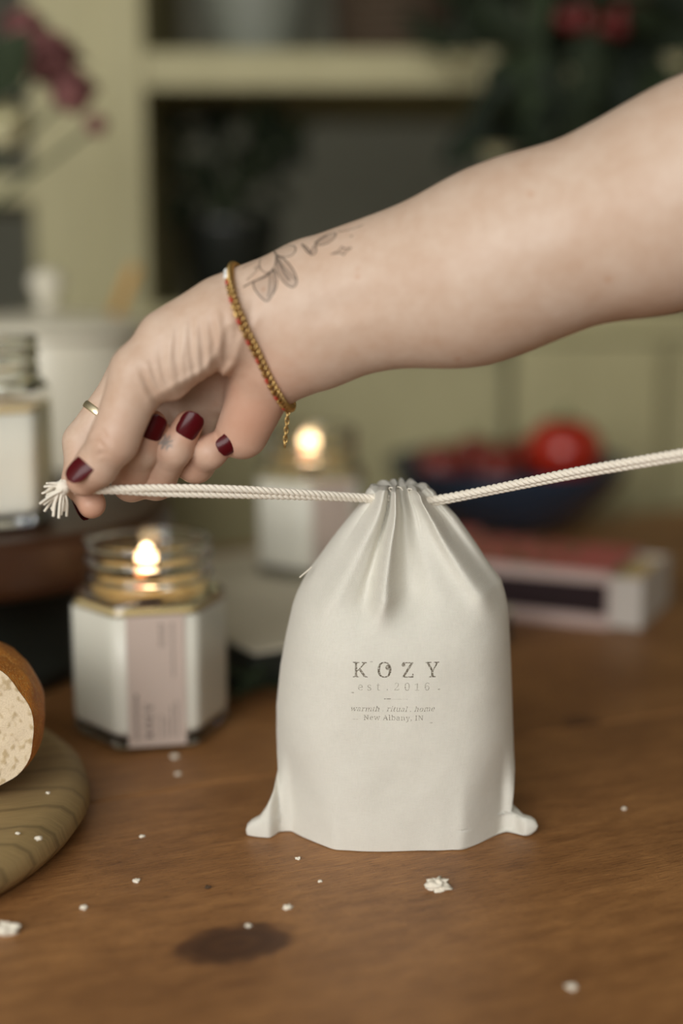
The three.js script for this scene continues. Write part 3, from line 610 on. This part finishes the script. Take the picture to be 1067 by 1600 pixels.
const JAR_NECK = (() => {
  const outer = [[0.0790, 0.0418, 0.1], [0.0795, 0.0432, 0.1], [0.083, 0.0405, 0.35], [0.0855, 0.0370, 0.8], [0.087, 0.0352, 1], [0.0885, 0.0345, 1]];
  for (let k = 0; k <= 40; k++) { const y = 0.0885 + k / 40 * 0.0195; outer.push([y, 0.0345 + 0.0014 * Math.max(0, Math.sin(k / 40 * Math.PI * 4.4 - 0.6)), 1]); }
  outer.push([0.1090, 0.0352, 1], [0.1100, 0.0350, 1], [0.1105, 0.0340, 1], [0.1103, 0.0329, 1], [0.1090, 0.0322, 1]);
  return jarSurface([...outer, [0.0885, 0.0320, 1], [0.0855, 0.0340, 0.8], [0.083, 0.0375, 0.35], [0.0790, 0.0418, 0.1]]);
})();
const labelMap = (() => {
  const W = 512, H = 1180, cv = document.createElement('canvas'); cv.width = W; cv.height = H; const c = cv.getContext('2d');
  c.fillStyle = 'rgb(196,178,166)'; c.fillRect(0, 0, W, H);
  c.fillStyle = 'rgba(48,42,40,0.95)'; c.textAlign = 'left'; c.textBaseline = 'middle';
  c.save(); c.translate(185, H - 70); c.rotate(-Math.PI / 2); c.font = 'bold 96px serif'; [...'KOZY'].forEach((ch, i) => c.fillText(ch, i * 84, 0)); c.restore();
  const dashes = (x, y0, y1, w, a) => { c.fillStyle = `rgba(48,42,40,${Math.min(1, a * 1.5)})`; let y = y0; let k = 0; while (y > y1) { const l = 14 + ((k * 37) % 22); c.fillRect(x - w / 2, Math.max(y1, y - l), w, l - 4); y -= l + 6; k++; } };
  dashes(75, H - 60, H - 480, 22, 0.65); for (const [x, l] of [[290, 210], [340, 180], [385, 290], [430, 330]]) dashes(x, H - 70, H - 70 - l, 14, 0.45);
  dashes(300, 290, 70, 18, 0.40); dashes(330, 290, 90, 12, 0.3); dashes(405, 560, 70, 16, 0.42);
  const t = new THREE.CanvasTexture(cv); t.colorSpace = THREE.SRGBColorSpace; t.magFilter = THREE.LinearFilter; return t;
})();
M.label = new THREE.MeshPhysicalMaterial({ map: labelMap, roughness: 0.75 });
function flameMesh(r, h) {
  const pr = []; for (let k = 0; k <= 20; k++) { const t = k / 20; pr.push([Math.max(0.00002, r * Math.pow(Math.sin(Math.PI * Math.pow(t, 0.75)), 0.62) * (1 - 0.2 * t)), h * t]); } return lathe(pr, 24);
}
function candle(label, pos, turn, { level = 0.0785, facet = 1, glow = 0.0014, wide = 0.031, flame = true } = {}) {
  const c = thing('hexagonal_candle', label, 'candle', pos, turn, 'lit candles in six-sided glass jars');
  part('glass_wall', JAR_WALL, M.thinGlass, c); part('glass_base', JAR_BASE, M.glass, c); part('glass_neck', JAR_NECK, M.glass, c);
  const ri = (y) => y > 0.0755 ? 0.0403 : 0.0432;
  part('wax', jarSurface([[0.0080, 0.0005, 0], [0.0080, 0.039, 0], [0.0100, 0.0428, 0], [0.0130, 0.0437, 0], [0.04, 0.0438, 0], [level - 0.004, 0.0438, 0], [level - 0.004, 0.0005, 0]]), M.wax, c);
  part('melted_wax', jarSurface([[level - 0.004, 0.0005, 0], [level - 0.004, 0.0436, 0], [level - 0.001, ri(level), 0.03], [level, ri(level) - 0.0005, 0.03], [level - 0.0008, ri(level) - 0.002, 0.03], [level - 0.0008, 0.0005, 0.1]]), M.meltedWax, c);
  part('wooden_wick', box(0.0125, 0.016, 0.0012, 0, level + 0.007, 0, 0.0004), M.wick, c);
  if (flame) {
    const f = part('flame', flameMesh(0.0060, 0.0135).translate(-0.001, level + 0.0155, 0), M.flame, c); f.castShadow = false;
    const e = part('flame_rim', flameMesh(0.0036, 0.012).translate(-0.0042, level + 0.0095, 0.0015), M.flameEdge, c); e.castShadow = false;
    const l = new THREE.PointLight(new THREE.Color(1, 0.62, 0.30), glow); l.name = 'candle_flame_light'; l.position.set(-0.001, level + 0.021, 0); l.shadow.radius = 0.3; l.castShadow = true; c.add(l);
  }
  // paper label wrapped flat on one facet; facet k faces -90 degrees + k * 60
  const a = -Math.PI / 2 + (facet - 1) * Math.PI / 3 + Math.PI, apo = 0.0450 * Math.cos(Math.PI / 6) + 0.0003, g = new THREE.BoxGeometry(wide, 0.072, 0.0003, 6, 6, 1);
  const m = part('paper_label', g, M.label, c); m.position.set(0, 0.043, 0); m.userData.label = 'mauve paper label with vertical lettering';
  const holder = m; holder.rotation.y = (facet - 1) * Math.PI / 3; holder.position.set(Math.sin(holder.rotation.y) * apo, 0.0395, Math.cos(holder.rotation.y) * apo);
  return c;
}
const LOWBOX = 0.026, LOWTURN = 32 * Math.PI / 180;
const c1 = onTable(238, 1139), c2 = onTable(486, 892, LOWBOX);
candle('lit six-sided jar candle with mauve label nearest the bag, on the bare table', [c1.x, 0, c1.z], 12 * Math.PI / 180, { facet: 1 });
candle('lit six-sided jar candle standing on the low pale-topped box behind the bag', [c2.x, LOWBOX, c2.z], 25 * Math.PI / 180, { facet: 1 });
// the wooden stand at the left with the third candle
const standTop = at(0, 828, -0.22), STX = -0.270, STZ = -0.300, STH = 0.107;
{
  const s = thing('cake_stand', 'dark wooden pedestal stand carrying a candle at the left edge', 'stand', [STX, 0, STZ]);
  part('stand_top', lathe([[0.0005, STH - 0.036], [0.150, STH - 0.036], [0.157, STH - 0.032], [0.160, STH - 0.024], [0.160, STH - 0.006], [0.157, STH - 0.001], [0.153, STH], [0.0005, STH]], 96), M.darkWood, s);
  part('stand_foot', lathe([[0.0005, 0], [0.108, 0], [0.112, 0.006], [0.110, 0.014], [0.106, 0.022], [0.104, 0.04], [0.105, 0.055], [0.112, STH - 0.037], [0.0005, STH - 0.0365]], 64), M.blackPot, s);
}
candle('six-sided jar candle cut by the left edge, standing on the dark wooden stand', [at(-26, 790, -0.235).x, STH, -0.235], 28 * Math.PI / 180, { facet: 5, level: 0.0715 });

// ------------------------------------------------------------------ bread on its board
const BX = -0.270, BZ = -0.022;
{
  const g = lathe([[0.0005, 0], [0.138, 0], [0.148, 0.003], [0.152, 0.009], [0.1505, 0.015], [0.146, 0.0195], [0.140, 0.021], [0.0005, 0.021]], 128);
  const p = g.attributes.position, uv = g.attributes.uv;
  for (let i = 0; i < p.count; i++) { const a = Math.atan2(p.getZ(i), p.getX(i)), r = Math.hypot(p.getX(i), p.getZ(i)), k = 1 + 0.004 * nz(Math.cos(a) * 3, Math.sin(a) * 3, 4); p.setX(i, p.getX(i) * k); p.setZ(i, p.getZ(i) * k); uv.setXY(i, p.getX(i) + 0.4 * (0.0195 - Math.min(0.0195, p.getY(i))) * 0, p.getZ(i)); }
  g.computeVertexNormals();
  single('round_bread_board', g, M.boardWood, 'round greyish wooden board under the bread at the lower left', 'board', [BX, 0, BZ]);
}
{
  const cutN = V(0.05, 0.0, 1.0).normalize();             // the cut face looks left and to the front
  const crustTex = tex(1024, 512, (x, y) => {
    const a = nz(x / 60, y / 60, 1), b = nz(x / 9, y / 9, 2), s = sstep(0.25, 0.5, nz(x / 8, y / 5, 5) + 0.25 * nz(x / 30, y / 30, 6)) * 0.34, d = 0.5 + 0.5 * a + 0.25 * b;
    return [0.70 + 0.22 * d + s * 0.4, 0.41 + 0.20 * d + s * 0.8, 0.14 + 0.11 * d + s * 0.7];
  });
  crustTex.repeat.set(2, 2);
  const crumbTex = tex(512, 512, (x, y) => { const n = nz(x / 16, y / 22, 2) + 0.6 * nz(x / 44, y / 60, 5), m = nz(x / 4, y / 4, 7), hole = sstep(0.0, -0.7, n) * 0.13; return [0.84 + 0.05 * m - hole, 0.77 + 0.05 * m - hole * 1.1, 0.66 + 0.05 * m - hole * 1.3]; });
  crumbTex.repeat.set(14, 14);
  const loaf = thing('bread_loaf', 'golden crusty loaf with a white cut face, on the round board', 'bread');
  const RX = 0.060, RY = 0.0395, RZ = 0.070, cut = 0.006;
  // loaf body: an egg of crust, cut by a plane; the cut is closed with crumb
  const side = new THREE.Vector3().crossVectors(V(0, 1, 0), cutN).normalize();
  const rad = (t) => 1 + 0.05 * nz(Math.cos(t) * 1.5 + 3, Math.sin(t) * 1.5, 1);
  const ringPt = (t, k) => { // t round the cut, k 0 at the cut .. 1 at the far end
    const e = Math.pow(Math.max(0, 1 - Math.pow((k - 0.2) / 0.8, 2)), 0.5), q = rad(t) * e, s = Math.cos(t) * RX * q, h = Math.sin(t) * RY * q, back = -k * RZ * 1.15;
    let y = RY * 0.90 + h; y = y < 0 ? 0.0 + y * 0.02 : y; const bumps = 0.0012 * nz(s * 90, h * 90, back * 90);
    return V(0, 0, 0).addScaledVector(side, s * (1 + bumps * 10)).addScaledVector(cutN, back).add(V(0, Math.max(0.0003, y + bumps), 0));
  };
  part('crust', grid(96, 48, (i, j) => ringPt(i * 2 * Math.PI, Math.sin(j * Math.PI / 2)), true), new THREE.MeshPhysicalMaterial({ map: crustTex, bumpMap: crustTex, bumpScale: 0.002, roughness: 0.55, side: THREE.DoubleSide }), loaf);
  part('crumb_face', grid(96, 30, (i, j) => {
    const t = i * 2 * Math.PI, e = ringPt(t, 0), c = V(0, RY * 0.9, 0), p = c.clone().lerp(e, Math.min(1, j * 1.0)); const w = sstep(1, 0.85, j); p.addScaledVector(cutN, 0.0012 * nz(p.x * 160, p.y * 160, p.z * 160) * w + 0.0004);
    p.u = p.dot(side); p.v = p.y; return p;
  }), new THREE.MeshPhysicalMaterial({ map: crumbTex, bumpMap: crumbTex, bumpScale: 0.001, roughness: 0.95, side: THREE.DoubleSide }), loaf);
  const spot = onTable(-122, 1246, 0.021);
  loaf.position.set(-0.1930, 0.0213, spot.z + 0.010);
}

// ------------------------------------------------------------------ things behind on the table
{
  const q = onTable(398, 1016, LOWBOX), L = thing('low_box', 'low dark box with a pale beige top under the rear candle', 'box', [q.x, 0, q.z], LOWTURN);
  part('box_body', box(0.20, LOWBOX - 0.003, 0.27, 0.100, (LOWBOX - 0.003) / 2, -0.135, 0.002), M.boxSide, L);
  part('box_top', box(0.202, 0.003, 0.272, 0.100, LOWBOX - 0.0015, -0.135, 0.0012), M.linen, L);
}
function leafGeometry(l, w, curl = 0.25) {
  return grid(6, 10, (i, j) => { const t = j, x = (i - 0.5) * w * Math.pow(Math.sin(Math.PI * Math.pow(t * 0.98 + 0.01, 0.8)), 0.8); return V(x, l * t, curl * l * t * t * 0.6 - Math.abs(x) * 0.25); });
}
const PETAL = leafGeometry(0.04, 0.040, 0.5);
const LEAF = [leafGeometry(0.05, 0.022), leafGeometry(0.06, 0.018), leafGeometry(0.04, 0.022, 0.4)];
function leafAt(parent, k, p, yaw, pitch, s, m) { const o = part('leaf', LEAF[k % 3], m ?? M.leaf[k % 3], parent); o.position.copy(p); o.rotation.set(pitch, yaw, rr(-0.4, 0.4), 'YXZ'); o.scale.setScalar(s); return o; }
{
  const s = thing('leaf_sprig', 'dark green leaf sprig lying beside the front candle', 'leaves');
  const a = onTable(366, 1098), b = onTable(446, 1084);
  part('stem', tube([V(a.x, 0.003, a.z), V((a.x + b.x) / 2, 0.008, (a.z + b.z) / 2), V(b.x, 0.004, b.z)], 0.0012, 16, 6), M.stem, s);
  for (let k = 0; k < 13; k++) { const t = (k + 0.5) / 13, p = a.clone().lerp(b, t); p.y = 0.005 + rr(0, 0.006); leafAt(s, k, p, rr(0, 6.28), Math.PI / 2 - rr(0.05, 0.5), rr(0.45, 0.75)); }
}
// navy bowl with tomatoes
{
  const bx = at(792, 770, -0.80).x, bz = -0.80;
  const b = single('navy_bowl', lathe([[0.0005, 0], [0.055, 0], [0.058, 0.004], [0.075, 0.016], [0.098, 0.042], [0.1075, 0.062], [0.1085, 0.066], [0.1065, 0.0665], [0.104, 0.062], [0.094, 0.042], [0.070, 0.019], [0.050, 0.009], [0.0005, 0.008]], 96), M.navy, 'shallow navy blue ceramic bowl holding tomatoes', 'bowl', [bx, 0, bz]); b.scale.set(1.12, 1, 1.12);
  function tomato(label, p, r, m, group) {
    const t = thing('tomato', label, 'tomato', p, rr(0, 6), group);
    const g = new THREE.SphereGeometry(r, 40, 28), q = g.attributes.position;
    for (let i = 0; i < q.count; i++) { const x = q.getX(i), y = q.getY(i), z = q.getZ(i), a = Math.atan2(z, x), h = y / r, rad = Math.hypot(x, z) / r, k = 1 + 0.02 * Math.cos(a * 5) * (h > -0.3 ? 1 : 0.3); q.setXYZ(i, x * k, y * 0.86 - r * 0.16 * gauss(rad / 0.32) * Math.sign(y), z * k); }
    g.computeVertexNormals(); part('flesh', g, m, t);
    for (let k = 0; k < 5; k++) { const o = part('sepal', LEAF[1], M.calyx, t); o.scale.setScalar(r * 9); o.position.set(0, r * 0.78, 0); o.rotation.set(1.45, k * 1.2566, 0, 'YXZ'); }
    part('stalk', tube([V(0, r * 0.70, 0), V(r * 0.05, r * 0.95, 0), V(r * 0.15, r * 1.1, 0)], r * 0.05, 6, 6), M.calyx, t);
    return t;
  }
  const big = at(880, 700, -0.795);
  tomato('large bright red tomato on top at the right of the navy bowl', [big.x, big.y - 0.002, big.z], 0.0385, M.tomato);
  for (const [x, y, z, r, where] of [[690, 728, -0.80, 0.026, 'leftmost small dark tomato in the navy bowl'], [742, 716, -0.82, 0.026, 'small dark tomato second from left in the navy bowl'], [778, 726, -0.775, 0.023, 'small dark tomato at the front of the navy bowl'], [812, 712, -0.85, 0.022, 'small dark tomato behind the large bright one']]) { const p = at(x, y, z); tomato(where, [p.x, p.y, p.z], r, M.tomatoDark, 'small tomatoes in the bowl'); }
}
// matchboxes
const floral = tex(512, 256, (x, y) => {
  const a = nz(x / 34, y / 34, 3), b = nz(x / 20, y / 20, 8), c = nz(x / 11, y / 11, 5); let r = 0.82 + 0.06 * c, g = 0.42 + 0.05 * c, bl = 0.40;
  if (a > 0.10 && x < 360) { r = 0.36; g = 0.36; bl = 0.20; } if (b > 0.33) { r = 0.80; g = 0.62; bl = 0.52; } return [r, g, bl];
});
M.floral = new THREE.MeshPhysicalMaterial({ map: floral, roughness: 0.6 });
M.card = mat(0.60, 0.55, 0.50, 0.8); M.cardPink = mat(0.58, 0.44, 0.40, 0.75); M.striker = mat(0.020, 0.008, 0.010, 0.9); M.matchWood = mat(0.55, 0.40, 0.18, 0.8); M.matchHead = mat(0.35, 0.02, 0.02, 0.8);
function matchbox(label, pos, turn, open, L = 0.115, W = 0.062, H = 0.034) {
  const b = thing('matchbox', label, 'matchbox', pos, turn);
  part('sleeve', mergeGeometries([box(L, 0.0012, W, 0, 0.0006, 0, 0.0004), box(L, 0.0012, W, 0, H - 0.0012, 0, 0.0004), box(L, H - 0.001, 0.0012, 0, H / 2, W / 2 - 0.0006, 0.0004), box(L, H - 0.001, 0.0012, 0, H / 2, -W / 2 + 0.0006, 0.0004)]), M.cardPink, b);
  const top = new THREE.PlaneGeometry(L - 0.002, W - 0.002); top.rotateX(-Math.PI / 2); part('printed_top', new THREE.BoxGeometry(L - 0.001, 0.0003, W - 0.001).translate(0, H - 0.0004, 0), M.floral, b);
  for (const s of [1, -1]) part('striker_strip', box(L - 0.004, H * 0.56, 0.0006, 0, H * 0.5, s * (W / 2 + 0.0002), 0.0002), M.striker, b);
  const tray = part('tray', mergeGeometries([box(L - 0.002, 0.001, W - 0.004, 0, 0.002, 0, 0.0003), box(L - 0.002, H - 0.006, 0.001, 0, H / 2 - 0.001, W / 2 - 0.0025, 0.0003), box(L - 0.002, H - 0.006, 0.001, 0, H / 2 - 0.001, -W / 2 + 0.0025, 0.0003), box(0.0012, H - 0.005, W - 0.004, L / 2 - 0.0016, H / 2, 0, 0.0004), box(0.0012, H - 0.005, W - 0.004, -L / 2 + 0.0016, H / 2, 0, 0.0004)]), M.card, b);
  tray.position.x = open;
  if (open > 0.01) for (let k = 0; k < 14; k++) { const m = part('match', box(L - 0.012, 0.0022, 0.0022, open, H - 0.0085, -W / 2 + 0.006 + k * (W - 0.012) / 13, 0.0003), M.matchWood, b); part('match_head', new THREE.SphereGeometry(0.0019, 8, 6).translate(open + L / 2 - 0.006, H - 0.0085, -W / 2 + 0.006 + k * (W - 0.012) / 13), M.matchHead, m); }
}
{
  const p = onTable(912, 966);
  matchbox('pink floral matchbox with dark striker side and its white tray slid open', [p.x - 0.028, 0, p.z - 0.040], -25 * Math.PI / 180, 0.024, 0.134, 0.096, 0.042);
  matchbox('closed red and white matchbox behind the open one, below the bowl', [p.x - 0.118, 0, p.z - 0.150], -12 * Math.PI / 180, 0.0, 0.105, 0.06, 0.036);
}
// stoneware crock with lid and spoon
{
  const z = -0.66, k = at(75, 500, z);
  const c = thing('stoneware_crock', 'cream stoneware crock with knobbed lid behind the hand at the left', 'crock', [k.x, 0, z]);
  part('body', lathe([[0.0005, 0], [0.0660, 0], [0.0704, 0.006], [0.0814, 0.05], [0.0880, 0.11], [0.0858, 0.165], [0.0803, 0.186], [0.0809, 0.194], [0.0770, 0.196], [0.0726, 0.19], [0.0770, 0.16], [0.0792, 0.11], [0.0726, 0.05], [0.0605, 0.012], [0.0005, 0.010]], 80), M.ceramic, c);
  const lid = part('lid', lathe([[0.0005, 0.1965], [0.0847, 0.1965], [0.0891, 0.199], [0.0891, 0.203], [0.0814, 0.208], [0.0495, 0.2145], [0.014, 0.217], [0.0005, 0.217]], 80), M.ceramic, c);
  part('knob', lathe([[0.0005, 0.2165], [0.010, 0.217], [0.0085, 0.224], [0.010, 0.230], [0.0145, 0.237], [0.0155, 0.243], [0.0130, 0.249], [0.007, 0.2525], [0.0005, 0.253]], 40), M.ceramic, lid);
  const zs = z - 0.115, a = at(178, 500, zs), b = at(211, 418, zs + 0.01);
  single('wooden_spoon', tube([V(a.x - 0.05, 0.006, zs), V(a.x - 0.028, 0.10, zs), a, b], 0.0056, 20, 10), M.spoon, 'wooden spoon handle sticking up behind the crock\'s lid', 'spoon');
}

// ------------------------------------------------------------------ the painted hutch behind
{
  const HZ = -1.00, h = thing('painted_hutch', 'cream painted open-backed shelf unit filling the background', 'hutch');
  const x = (px) => at(px, 300, HZ).x, y = (py) => at(533, py, HZ).y, X0 = -1.0, X1 = 1.05;
  const top = 1.15, base = FLOOR, mh = (top + base) / 2, ch = top - base;
  part('post', box(x(228) - x(166), ch, 0.42, (x(228) + x(166)) / 2, mh, HZ - 0.21), M.paint, h);
  part('stile', box(x(168) - x(42), ch, 0.03, (x(168) + x(42)) / 2, mh, HZ - 0.04), M.paint, h);
  for (const sx of [X0, X1]) part('side_panel', box(0.03, ch, 0.42, sx, mh, HZ - 0.21), M.paint, h);
  part('shelf', box(X1 - x(228) - 0.015, y(77) - y(137), 0.40, (X1 + x(228)) / 2 - 0.008, (y(77) + y(137)) / 2, HZ - 0.205), M.paint, h);
  part('shelf', box(x(42) - X0 - 0.015, 0.03, 0.34, (x(42) + X0) / 2 + 0.007, y(290), HZ - 0.24), M.paint, h);
  part('counter', box(X1 - x(228) - 0.015, 0.035, 0.41, (X1 + x(228)) / 2 - 0.008, y(505), HZ - 0.207), M.paint, h);
  part('alcove_panel', box(x(806) - x(228), 0.30, 0.015, (x(806) + x(228)) / 2, y(505) - 0.17, HZ - 0.075), M.paint, h);
  part('drawer_front', box(x(1036) - x(806), 0.52, 0.05, (x(1036) + x(806)) / 2, y(505) - 0.28, HZ + 0.0), M.paint, h);
  part('door_front', box(X1 - x(1044) - 0.02, 0.52, 0.03, (X1 + x(1044)) / 2 - 0.008, y(505) - 0.28, HZ - 0.03), M.paint, h);
  part('lower_shelf', box(X1 - X0 - 0.03, 0.03, 0.40, (X0 + X1) / 2, FLOOR + 0.10, HZ - 0.21), M.paint, h);
  part('cornice', box(X1 - X0 + 0.06, 0.05, 0.46, (X0 + X1) / 2, top + 0.025, HZ - 0.21), M.paint, h);
  const sy = y(77) + 0.0005, cy = y(505) + 0.018;
  const gp = single('grey_pot', lathe([[0.0005, 0], [0.05, 0], [0.056, 0.006], [0.078, 0.07], [0.088, 0.14], [0.09, 0.16], [0.085, 0.16], [0.07, 0.07], [0.045, 0.012], [0.0005, 0.012]], 64), M.greyPot, 'grey ceramic pot standing on the upper hutch shelf', 'pot', [at(405, 60, HZ - 0.12).x, sy, HZ - 0.12]); gp.scale.set(0.82, 1, 0.82);
  const bk = thing('wicker_basket', 'dark brown woven basket on the upper hutch shelf', 'basket', [at(616, 60, HZ - 0.14).x, sy, HZ - 0.14]);
  for (let k = 0; k < 12; k++) part('woven_band', new THREE.TorusGeometry(0.062 + k * 0.0010, 0.0065, 8, 40).rotateX(Math.PI / 2).translate(0, 0.0065 + k * 0.012, 0), M.basket, bk);
  // leafy plant in the dark bay
  const pl = thing('bay_plant', 'dark leafy plant in a black pot in the shadowed hutch bay', 'plant', [at(360, 420, HZ - 0.16).x, cy, HZ - 0.16]);
  part('pot', lathe([[0.0005, 0], [0.045, 0], [0.06, 0.09], [0.062, 0.10], [0.055, 0.10], [0.04, 0.01], [0.0005, 0.01]], 40), M.blackPot, pl);
  for (let k = 0; k < 60; k++) { const a = rr(0, 6.28), r = rr(0.01, 0.10); leafAt(pl, k, V(Math.cos(a) * r, 0.09 + rr(0, 0.14) * (1 - r * 4), Math.sin(a) * r * 0.7), a, rr(0.3, 1.2), rr(0.8, 1.5)); }
  for (let k = 0; k < 8; k++) { const a = k * 0.8; part('stem', tube([V(0, 0.09, 0), V(Math.cos(a) * 0.04, 0.15, Math.sin(a) * 0.03), V(Math.cos(a) * 0.08, 0.18, Math.sin(a) * 0.06)], 0.002, 8, 5), M.stem, pl); }
  // foliage with red berries, upper right, in a vase on the counter
  const vx = at(930, 400, HZ + 0.05).x, vz = HZ - 0.08;
  const bq = thing('berry_foliage', 'big dark green bouquet with red berries above the forearm at the right', 'plant', [vx, cy, vz]);
  part('vase', lathe([[0.0005, 0], [0.04, 0], [0.05, 0.03], [0.045, 0.09], [0.03, 0.12], [0.036, 0.135], [0.030, 0.135], [0.024, 0.12], [0.04, 0.085], [0.0005, 0.01]], 40), M.blackPot, bq);
  for (let k = 0; k < 14; k++) { const a = k * 0.45, r = 0.06 + 0.16 * rnd(); part('stem', tube([V(0, 0.12, 0), V(Math.cos(a) * r * 0.4, 0.24, Math.abs(Math.sin(a)) * r * 0.5), V(Math.cos(a) * r, 0.24 + 0.30 * rnd(), Math.abs(Math.sin(a)) * r)], 0.002, 10, 5), M.stem, bq); }
  for (let k = 0; k < 290; k++) { const a = rr(0, 6.28), q = Math.sqrt(rnd()), p = V(Math.cos(a) * q * 0.185 + 0.035, 0.34 + Math.sin(a) * q * 0.24, rr(0.0, 0.17)); leafAt(bq, k, p, rr(-1, 1), rr(-0.7, 0.7), rr(1.2, 2.1)).rotation.z = rr(-3.1, 3.1); }
  for (const [px, py, n] of [[895, 38, 5], [985, 22, 6], [955, 48, 3]]) for (let k = 0; k < n; k++) { const p = at(px + rr(-18, 18), py + rr(-14, 14), vz + 0.17 + rr(-0.01, 0.01)); part('berry', new THREE.SphereGeometry(rr(0.008, 0.012), 14, 10).translate(p.x - vx, p.y - cy, p.z - vz), M.berry, bq); }
  for (const [px, py] of [[718, 106], [910, 132], [776, 252], [1060, 110]]) for (let k = 0; k < 7; k++) { const p = at(px, py, vz + 0.17), o = part('petal', PETAL, M.cream, bq); o.position.set(p.x - vx, p.y - cy, p.z - vz); o.scale.setScalar(0.6); o.rotation.set(0.7, k * 0.9, 0.1, 'YXZ'); }
}
// flowers at the upper left, in a jug outside the frame
{
  const z = -0.62, c = at(-150, 760, z), f = thing('flower_jug', 'flowers at the upper left with a dusky pink bloom and green leaf', 'flowers', [c.x, 0, z]);
  part('jug', lathe([[0.0005, 0], [0.05, 0], [0.065, 0.04], [0.06, 0.11], [0.042, 0.16], [0.048, 0.18], [0.043, 0.18], [0.036, 0.16], [0.054, 0.11], [0.0005, 0.01]], 48), M.ceramic, f);
  const rel = (px, py, dz) => { const p = at(px, py, z + dz); return V(p.x - c.x, p.y, p.z - z); };
  function bloom(px, py, dz, r, m, n) {
    const o = rel(px, py, dz); part('stem', tube([V(0, 0.16, 0), V(o.x * 0.4, 0.16 + (o.y - 0.16) * 0.6, o.z * 0.5), o], 0.002, 14, 6), M.stem, f);
    part('flower_head', blob(r * 0.62, 14, 0.3, 3).translate(o.x, o.y, o.z), m, f);
    for (let k = 0; k < n; k++) { const p = part('petal', PETAL, m, f), t = k / n; p.position.copy(o); p.scale.setScalar(r / 0.04 * mix(0.6, 1, t)); p.rotation.set(mix(0.2, 1.5, t), k * 2.4, 0, 'YXZ'); }
  }
  bloom(78, 92, 0, 0.034, M.pink, 30); bloom(112, 142, 0.01, 0.028, M.pink, 26); bloom(38, 45, -0.01, 0.026, M.pink, 20); bloom(5, 195, 0.02, 0.030, M.cream, 22); bloom(150, 195, 0.0, 0.014, M.pink, 10);
  for (let k = 0; k < 4; k++) { const o = rel(-30 - k * 14, 148 + k * 22, 0.06), l = part('leaf', LEAF[0], M.leaf[1], f); l.position.copy(o); l.scale.set(1.7 - k * 0.1, 1.25 - k * 0.1, 1.2); l.rotation.set(0.15, 0.1, -0.72 + k * 0.5); }
}

// ------------------------------------------------------------------ crumbs
{
  const list = [[683, 1389, 16, 'largest bread crumb, a flaky one on the table before the bag'], [12, 1458, 15, 'large bread crumb on the table by the left edge'], [449, 1420, 6, 'small bread crumb just right of and above the dark knot'], [388, 1448, 4, 'tiny bread crumb lying on the dark knot'], [273, 1184, 7, 'bread crumb just in front of the front candle'],
    [278, 1211, 5, 'small crumb between the front candle and the plank seam'], [222, 1308, 4, 'tiny crumb on the table right of the board, nearest the seam'], [213, 1378, 5, 'small crumb on the table right of the board\'s lower rim'], [131, 1420, 5, 'small crumb below the round board\'s rim'], [466, 1343, 4, 'tiny crumb just below the bag\'s left front edge'], [893, 1545, 6, 'crumb at the lower right of the tabletop'], [500, 1378, 3, 'tiny crumb between the bag and the dark knot'], [975, 1265, 4, 'tiny crumb on the table right of the bag']];
  let k = 0;
  for (const [x, y, r, label] of list) { const p = onTable(x, y), s = r * 0.00027; single('bread_crumb', blob(s, 12, 0.9, 2.2, 1.1, 0.6, 0.8, k * 3.7), M.crumb, label, 'crumb', [p.x, s * 0.42, p.z], 'bread crumbs on the table'); k++; }
  for (const [x, y, r, label] of [[60, 1312, 5, 'small bread crumb on the round board near its front rim'], [75, 1240, 3, 'tiny bread crumb on the round board beside the loaf'], [28, 1303, 3, 'tiny crumb on the board left of the larger board crumb']]) { const p = onTable(x, y, 0.021), s = r * 0.00027; single('bread_crumb', blob(s, 10, 0.9, 2.2, 1.1, 0.6, 0.8, k * 3.7), M.crumb, label, 'crumb', [p.x, 0.021 + s * 0.42, p.z], 'bread crumbs on the board'); k++; }
  const p = onTable(325, 1388); single('dark_crumb', blob(0.0011, 10, 0.8, 2, 1.2, 0.6, 0.8, 9), M.darkCrumb, 'dark burnt crumb on the table above the knot', 'crumb', [p.x, 0.0005, p.z]);
}

renderer.render(scene, camera);
